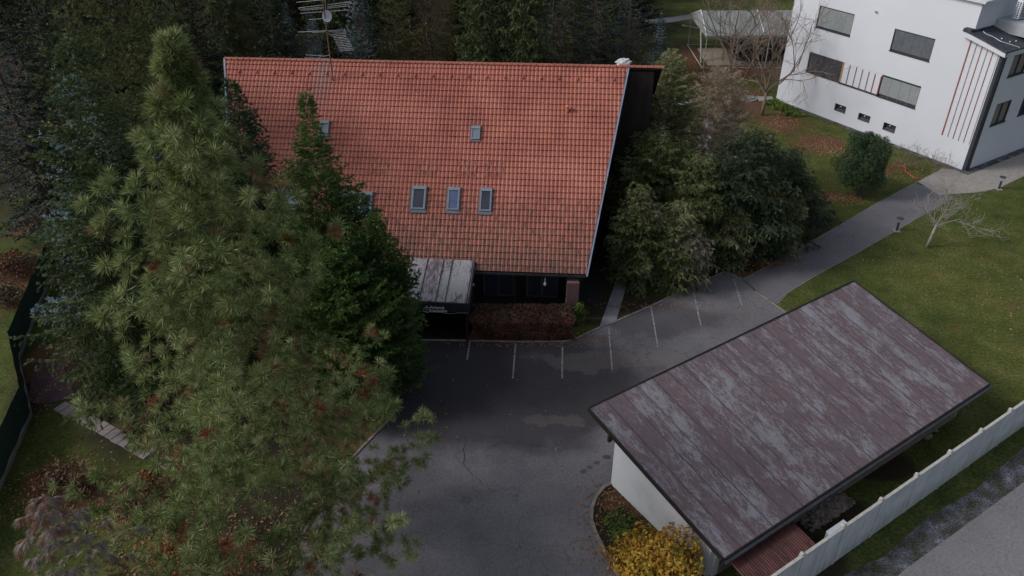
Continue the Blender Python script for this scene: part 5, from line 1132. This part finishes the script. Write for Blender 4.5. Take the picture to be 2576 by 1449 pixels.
conifer('spruce_tree', H, [(0, 5.0), (.2, 4.7), (.45, 3.6), (.65, 2.4), (.8, 1.4), (.92, .6), (1, .08)], 34, 'big green spruce beside the screen fence at the left', 'tree', dz=.33, nb=9, elev=(15, -18), curve=.3,
        twig=.2, tl=.36, pts=.13, K=6, nl=.21, nw=.036, spread=.5, mats=[L['spruce'], L['cyp'], L['brown']], mixp=[(.35, .3), (.01, .04)], loc=(b[0], b[1], 0), tw_droop=.25)
b, H = tree_at(178, 190, 820)
conifer('blue_spruce', H, [(0, 3.6), (.3, 3.6), (.55, 2.7), (.8, 1.3), (1, .1)], 35, 'pale blue spruce showing at the left side of the big green spruce', 'tree', dz=.42, nb=7, elev=(15, -8), curve=.3,
        twig=.22, tl=.36, pts=.18, K=6, nl=.18, nw=.05, spread=1.0, mats=[L['blue'], L['bluedark']], mixp=[(.1, .2)], loc=(b[0], b[1], 0))
b, H = tree_at(250, -90, 680)
conifer('pine_tree', H, [(0, 2), (.3, 3.9), (.55, 3.9), (.75, 3.0), (.9, 1.6), (1, .3)], 37, 'broad olive green pine rising behind the left spruce', 'tree', dz=.6, nb=6, elev=(35, 5), curve=.3,
        twig=.36, tl=.36, pts=.34, K=16, nl=.24, nw=.045, spread=1.1, mats=[L['olive'], L['spruce'], L['brown']], mixp=[(.4, .4), (.02, .06)], loc=(b[0], b[1], 0), thin=True, zmin=.2)
# right-hand group
b, H = tree_at(1688, 124, 545)
conifer('spruce_tree', H, [(0, 3.3), (.3, 3.3), (.55, 2.7), (.75, 1.8), (.9, .75), (1, .05)], 41, 'spruce with olive and rusty branch tips beside the right gable of the red house', 'tree', dz=.28, nb=9, elev=(15, -15), curve=.3,
        twig=.16, tl=.38, pts=.13, K=6, nl=.2, nw=.034, spread=.5, mats=[L['cypb'], L['cypgold'], L['brown']], mixp=[(.5, .3), (.05, .05)], loc=(b[0], b[1], 0))
for i, (tx, ty, by, pr, sd0, ms, mp, lab) in enumerate((
    (1655, 335, 620, [(0, 2.9), (.4, 2.8), (.7, 2.0), (1, .3)], 42, ['cyp', 'cypgold', 'brown'], [(.12, .1), (.05, .1)], 'feathery olive conifer in the middle of the right clump by the house'),
    (1612, 468, 705, [(0, 1.7), (.4, 1.7), (.7, 1.1), (1, .15)], 43, ['cyp', 'cypgrey', 'brown'], [(.3, .45), (.08, .12)], 'half dead greyish conifer at the left edge of the right clump'),
    (1765, 395, 645, [(0, 2.7), (.4, 2.7), (.7, 1.9), (1, .3)], 44, ['cyp', 'spruce', 'brown'], [(.45, .45), (.03, .05)], 'wide drooping hemlock at the front of the right clump'),
    (1895, 330, 640, [(0, 3.0), (.4, 3.0), (.7, 2.1), (1, .3)], 45, ['yew', 'cyp', 'cypgrey'], [(.12, .12), (.03, .06)], 'broad dark green hemlock in the middle of the right clump'),
    (1980, 385, 600, [(0, 2.7), (.45, 2.8), (.75, 1.9), (1, .4)], 46, ['yew', 'spruce', 'bluedark'], [(.2, .2), (.03, .06)], 'dark rounded conifer at the right end of the clump next to the lawn'),
    (1700, 560, 715, [(0, 1.6), (.5, 1.5), (1, .2)], 48, ['cyp', 'brown', 'cypgrey'], [(.2, .4), (.1, .1)], 'low brownish hemlock overhanging the parking lot kerb'))):
    b, H = tree_at(tx, ty, by)
    conifer('hemlock_tree', H, pr, sd0, lab, 'tree', dz=.32, nb=9, elev=(35, 5), curve=-.15, twig=.17, tl=.42, pts=.13, K=6, nl=.22, nw=.030, spread=.5, droop=.3, mats=[L[m] for m in ms], mixp=mp, loc=(b[0], b[1], 0), tw_droop=.4)
# weeping spray heads inside the clump
for i, (px, py, z_, ms, lab) in enumerate(((1925, 450, 5.0, 'cypgold', 'small golden tipped hemlock in the right clump'), (1712, 520, 4.6, 'cypb', 'small pale green hemlock beneath the others in the right clump'), (1850, 535, 3.6, 'cypb', 'small green hemlock nearest the asphalt path in the right clump'), (1745, 600, 3.0, 'cypgrey', 'small withered grey hemlock near the parking lot'), (1995, 490, 4.0, 'cypb', 'small drooping hemlock beside the round juniper'), (1800, 440, 5.2, 'cypb', 'pale tipped young hemlock in the centre of the right clump'))):
    g_ = G(px, py, z_); H = z_+.3
    conifer('young_hemlock', H, [(0, .9), (.5, 1.3), (.8, 1.0), (1, .15)], 60+i, lab, 'tree', dz=.3, nb=7, elev=(30, 10), curve=-.35, twig=.15, tl=.45, pts=.13, K=6, nl=.22, nw=.030, spread=.5, droop=.35, mats=[L[ms], L['cyp']], mixp=[(.1, .2)], loc=(g_[0], g_[1], 0), tw_droop=.5)
b, H = tree_at(1812, 175, 470)
conifer('larch_tree', H, [(0, 2.8), (.3, 3.1), (.6, 2.5), (.85, 1.4), (1, .2)], 47, 'leafless brownish larch between the red house and the white building', 'tree', dz=.30, nb=8, elev=(25, 5), curve=.15, twig=.20, tl=.5, pts=.13, K=6, nl=.20, nw=.022, spread=1.0,
        droop=.1, mats=[L['tan'], L['cypgrey'], L['cypgold']], mixp=[(.3, .3), (.1, .1)], loc=(b[0], b[1], 0), bark='bark2', trunk_r=.16)
b = G(1917, 290); bare_tree('bare_tree', (b[0], b[1], 0), 11.0, 5, 'leafless tree with fine twigs against the left edge of the white building', 'tree', r0=.13, depth=6, nbr=3, bark='twig', leaves=.35, leafn=1, bole=.2, spread=.75, minr=.009)
b = G(1860, 190); bare_tree('bare_tree', (b[0]-1, b[1], 0), 12.0, 8, 'brown leafless tree in front of the tent canopy', 'tree', r0=.12, depth=6, nbr=3, bark='twig', bole=.12, spread=.6, minr=.010)
b = G(1985, 230); bare_tree('bare_tree', (b[0]-.9, b[1]-.5, 0), 5.0, 9, 'small leafless tree with a few hanging leaves spreading over the white wall', 'tree', r0=.06, depth=5, nbr=3, bark='twig', bole=.15, spread=1.0, minr=.008, leaves=.5, leafn=1)
b = G(2332, 622); bare_tree('bare_tree', (b[0], b[1], 0), 4.9, 12, 'young leafless tree with a pale trunk on the right lawn', 'tree', r0=.10, depth=6, nbr=3, bark='bark2', bole=.34, spread=.9, lean=(.12, .05), minr=.0055, updir=.7)
b = G(2285, 425); bare_tree('bare_shrub', (b[0], b[1], 0), 2.2, 14, 'thin leafless shrub growing against the white wall near its corner', 'shrub', r0=.03, depth=5, nbr=3, bark='twig', bole=.05, spread=.7, minr=.006)
b = G(2350, 432); bare_tree('bare_shrub', (b[0], b[1], 0), 2.0, 15, 'twiggy bare shrub at the nearest corner of the white building', 'shrub', r0=.03, depth=5, nbr=3, bark='twig', bole=.05, spread=.7, minr=.006)
b = G(2150, 487); shrub('juniper_bush', (b[0], b[1]), (1.62, 1.5, 2.25), 51, 'large rounded blue green juniper bush on the lawn before the white building', 'bush', n=34000, leaf=.075, mats=[L['junip'], L['brown']], mixp=[.06], shell=.5, flat=.15, lump=.24, asp=.26, up=.1)
# near bushes
b = G(1650, 1490); shrub('golden_bush', (b[0]-.05, b[1]+.35), (1.6, 1.4, 1.12), 52, 'golden yellow leafed bush in the bed at the white end wall of the garage', 'bush', n=7000, leaf=.085, mats=[L['gold'], L['orange']], mixp=[.30], shell=.5, flat=.8, lump=.22, asp=.5)
b = G(1570, 1330); shrub('ground_plant', (b[0]-.1, b[1]), (.65, .9, .12), 53, 'dark green ground plants inside the curved kerb bed', 'plant', n=1600, leaf=.07, mats=[L['green'], L['brown'], L['yew']], mixp=[.25, .4], shell=.9, flat=.3, up=.6)
hp0, hp1 = G(1192, 855), G(1436, 855); hc = (hp0+hp1)/2
shrub('hedge', (hc[0], hc[1]+.75), ((hp1-hp0)[0]/2*1.05, .85, .62), 54, 'clipped red brown beech hedge in front of the shaded terrace', 'hedge', n=24000, leaf=.055, mats=[L['hedge'], L['brown'], L['yew']], mixp=[.25, .08], flat=.5, lump=.05, stems=24, box=True)
b = G(1455, 815); shrub('green_shrub', (b[0], b[1]), (.4, .35, .7), 55, 'small bright green shrub at the right end of the red hedge', 'bush', n=900, leaf=.07, mats=[L['green']], shell=.6)
b = G(935, 985); conifer('brown_conifer', 3.0, [(0, .95), (.4, .9), (.8, .4), (1, .08)], 56, 'small rusty brown conifer between the big pine and the parking lot', 'tree', dz=.2, nb=7, elev=(45, 20), twig=.13, tl=.35, pts=.11, K=5, nl=.13, nw=.035, mats=[L['hedge'], L['brown']], mixp=[(.4, .4)], loc=(b[0], b[1], 0))
for i, (px, py, r, mt_, lab) in enumerate(((170, 1235, 1.25, 'hedge', 'reddish brown low shrub on the lower left lawn'), (375, 1215, .6, 'orange', 'orange yellow shrub partly under the big pine'), (360, 1275, 1.1, 'hedge', 'brown shrub just below the orange one at the left of the pine'), (450, 1425, 1.2, 'orange', 'golden leaf shrub at the bottom edge under the pine'), (40, 690, 1.3, 'hedge', 'red shrub outside the green screen fence'), (35, 660, .8, 'orange', 'orange leafed shrub outside the green screen fence'), (105, 560, 1.2, 'brown', 'brown scrub beyond the far end of the green screen fence'), (20, 760, 1.1, 'brown', 'brownish shrub close to the left frame edge outside the fence'))):
    b = G(px, py); shrub('low_shrub', (b[0], b[1]), (r, r*.9, r*.45), 70+i, lab, 'shrub', n=int(1700*r), leaf=.075, mats=[L[mt_], L['brown'], L['green']], mixp=[.3, .05], shell=.8, flat=.3, lump=.25)
for i, (px, py) in enumerate(((1985, 275), (2010, 290), (1960, 262))):
    b = G(px, py); shrub('ground_plant', (b[0]-.6, b[1]), (.9, .6, .2), 80+i, ('leafy green plants at the foot of the white wall, middle patch', 'leafy green plants at the foot of the white wall, patch nearest the bushes', 'leafy green plants right at the left corner of the white building')[i], 'plant', n=700, leaf=.09, mats=[L['green']], shell=.8)
# withered drooping pine at bottom left
b, H = tree_at(100, 1262, 1760)
conifer('withered_pine', H, [(0, .8), (.3, 1.6), (.6, 1.5), (.8, .9), (.93, .35), (1, .1)], 90, 'withered pine with drooping grey needle tufts at the bottom left corner', 'tree', dz=.42, nb=4, elev=(35, 10), curve=.2, twig=.5, tl=.3, pts=.5,
        K=60, nl=.26, nw=.016, spread=.85, droop=1.0, mats=[L['deadgrey'], L['deadbrown']], mixp=[(.35, .2)], loc=(b[0], b[1], 0), bark='bark2', trunk_r=.10, thin=True, start_t=.55, zmin=.3)
# ------------------------------------------------------------------ wood behind the house
protos = {}
def proto(key, **kw):
    t = conifer(**kw); protos[key] = (t, kw['H']); return t
used = set()
def place(key, tx, ty, by, label, group=None, sc_r=1.0, rot=None):
    t, H0 = protos[key]; b, H = tree_at(tx, ty, by)
    if key in used: t = copy_tree(t)
    used.add(key); t.location = (b[0], b[1], 0); s = H/H0; t.scale = (s*sc_r, s*sc_r, s); t.rotation_euler.z = rnd.uniform(0, 6.28) if rot is None else rot
    t['label'] = label
    if group: t['group'] = group
    return t
SP = [(0, 3.6), (.25, 3.5), (.5, 2.5), (.75, 1.3), (.9, .6), (1, .08)]
proto('dark', name='spruce_tree', H=18, prof=SP, seed=101, label='x', cat='tree', dz=.48, nb=7, elev=(15, -15), curve=.3, twig=.3, tl=.36, pts=.24, K=5, nl=.26, nw=.085, spread=.55, mats=[L['dark'], L['spruce']], mixp=[(.25, .1)])
proto('dark2', name='spruce_tree', H=18, prof=SP, seed=102, label='x', cat='tree', dz=.5, nb=7, elev=(10, -25), curve=.35, twig=.3, tl=.40, pts=.24, K=6, nl=.27, nw=.07, spread=.55, droop=.5, mats=[L['spruce'], L['cyp']], mixp=[(.2, .15)], tw_droop=.6)
proto('blue', name='blue_spruce', H=12, prof=[(0, 2.6), (.3, 2.4), (.6, 1.5), (.85, .6), (1, .06)], seed=103, label='x', cat='tree', dz=.4, nb=7, elev=(15, -10), curve=.3, twig=.24, tl=.36, pts=.2, K=7, nl=.20, nw=.045, spread=.55, mats=[L['bluedark'], L['blue']], mixp=[(.75, .45)])
proto('grey', name='spruce_tree', H=18, prof=[(0, 3.6), (.4, 3.2), (.7, 1.9), (1, .1)], seed=104, label='x', cat='tree', dz=.62, nb=6, elev=(8, -12), curve=.35, twig=.3, tl=.38, pts=.22, K=5, nl=.24, nw=.06, spread=.55, mats=[L['bluedark'], L['cypgrey'], L['olive']], mixp=[(.12, .12), (.2, .25)], jl=.4)
proto('olive', name='larch_tree', H=17, prof=[(0, 3.5), (.4, 3.6), (.7, 2.6), (.9, 1.2), (1, .2)], seed=105, label='x', cat='tree', dz=.6, nb=6, elev=(25, 0), curve=.2, twig=.34, tl=.4, pts=.26, K=5, nl=.28, nw=.05, spread=1.0, mats=[L['olive'], L['brown'], L['cyp']], mixp=[(.2, .4), (.15, .1)])
proto('brownw', name='brown_tree', H=12, prof=[(0, 2.5), (.3, 3.2), (.7, 2.9), (.9, 1.7), (1, .5)], seed=106, label='x', cat='tree', dz=.6, nb=6, elev=(50, 20), curve=.1, twig=.4, tl=.45, pts=.3, K=5, nl=.26, nw=.02, spread=1.1, mats=[L['brown'], L['olive'], L['hedge']], mixp=[(.25, .25), (.12, .12)])
gd = 'dark conifers filling the wood at the upper left'
for (k_, tx, ty, by) in (('grey', -90, -60, 600), ('dark', 20, -160, 560), ('dark', 95, -220, 470), ('dark2', 330, -200, 430), ('dark', 210, -260, 360), ('brownw', 445, 30, 300), ('dark', 380, -240, 330), ('dark', 30, -330, 400)):
    t_ = place(k_, tx, ty, by, {'grey': 'dark blue grey spruce in the shadowy wood at the left edge', 'dark': 'dark spruce in the wood at the upper left', 'dark2': 'drooping dark green spruce behind the olive pine at the upper left', 'brownw': 'reddish brown leafless tree behind the tip of the big pine'}[k_], gd if k_ in ('dark', 'grey') else None, 1.0)
    if k_ == 'grey': t_['label'] = 'dark blue grey spruce at the left edge, the '+('upper' if ty < -100 else 'lower')+' of the two in shadow'
    if k_ == 'dark': t_['label'] = {20: 'dark spruce near the left edge, in front of its neighbours in the upper left wood', 95: 'dark spruce behind the blue spruce in the upper left wood', 210: 'dark spruce behind the broad olive pine', 380: 'dark spruce right behind the tip of the big pine', 30: 'farthest dark spruce in the top left corner of the wood'}[tx]
place('olive', 590, -70, 260, 'yellow green column of foliage left of the end of the red ridge', None, .6)
place('dark', 655, -130, 230, 'dark spruce right behind the left end of the red ridge', None, 1.0)
place('dark2', 510, -200, 260, 'dark drooping conifer between the brown tree and the red ridge', None, 1.0)
place('blue', 716, 5, 215, 'small blue spruce left of the antenna mast')
place('blue', 775, 20, 200, 'small dark blue spruce right behind the antennas')
place('blue', 893, -60, 215, 'blue grey spruce just right of the antenna mast', None, 1.15)
place('olive', 985, -110, 210, 'olive larch with bright foliage right of the blue spruce', None, 1.0)
place('brownw', 1075, -40, 195, 'dim brown tree between the larch and the twin dark spruces')
place('olive', 1110, -150, 150, 'dim olive larch deep in the wood behind the middle of the ridge', None, .9)
place('dark2', 1215, -260, 245, 'left one of the two tall dark spruces behind the middle of the ridge', None, .95)
place('dark2', 1320, -280, 250, 'right one of the two tall dark spruces behind the middle of the ridge', None, .95)
place('grey', 1400, -200, 200, 'teal tinted spruce just right of the twin dark spruces', None, .8)
place('grey', 1510, -180, 205, 'sparse grey green spruce with a visible trunk behind the ridge', None, .95)
place('olive', 1455, -190, 185, 'olive conifer between the two sparse grey spruces', None, .7)
place('grey', 1600, -150, 215, 'bluish spruce nearest the grass clearing', None, .9)
place('blue', 1665, 30, 225, 'small blue grey spruce at the edge of the grass clearing', None, 1.0)
gd2 = 'far trees closing off the wood behind the house'
i = 0
for by, st, off in ((120, 120, 0), (75, 105, 50), (35, 90, 20), (5, 85, 45)):
    for tx in range(-120, 1640, st):
        k_ = ('dark', 'olive', 'dark2', 'grey', 'dark', 'brownw')[(i*7+by) % 6]; i += 1
        place(k_, tx+off+rnd.uniform(-20, 20), -330+rnd.uniform(-60, 60)+(150 if k_ == 'brownw' else 0), by+rnd.uniform(-8, 8), 'dim tree deep in the dark wood behind the red house', gd2, rnd.uniform(.8, 1.05))
i = 0
for tx in range(1640, 2060, 55):
    b = G(tx, -6+rnd.uniform(-8, 4)); r = rnd.uniform(1.6, 2.6); shrub('brush', (b[0], b[1]), (r*1.3, r, r*.7), 200+i, 'brown brush in the row beyond the far lane', 'brush', n=900, leaf=.22, mats=[L['brown'], L['olive']], mixp=[.4], group='brown brush beyond the far lane', shell=.9, flat=.2, asp=.2); i += 1
# understorey scrub just behind the ridge
for i in range(15):
    b = G(620+i*68+rnd.uniform(-20, 20), 170+rnd.uniform(-25, 15)); r = rnd.uniform(1.3, 2.2)
    shrub('undergrowth', (b[0], b[1]), (r*1.3, r, r), 230+i, 'dim olive undergrowth on the floor of the wood behind the ridge', 'shrub', n=1300, leaf=.2, mats=[L['olive'], L['brown']], mixp=[.5], group='undergrowth behind the red ridge', shell=.9, flat=.2, asp=.22, lump=.3)
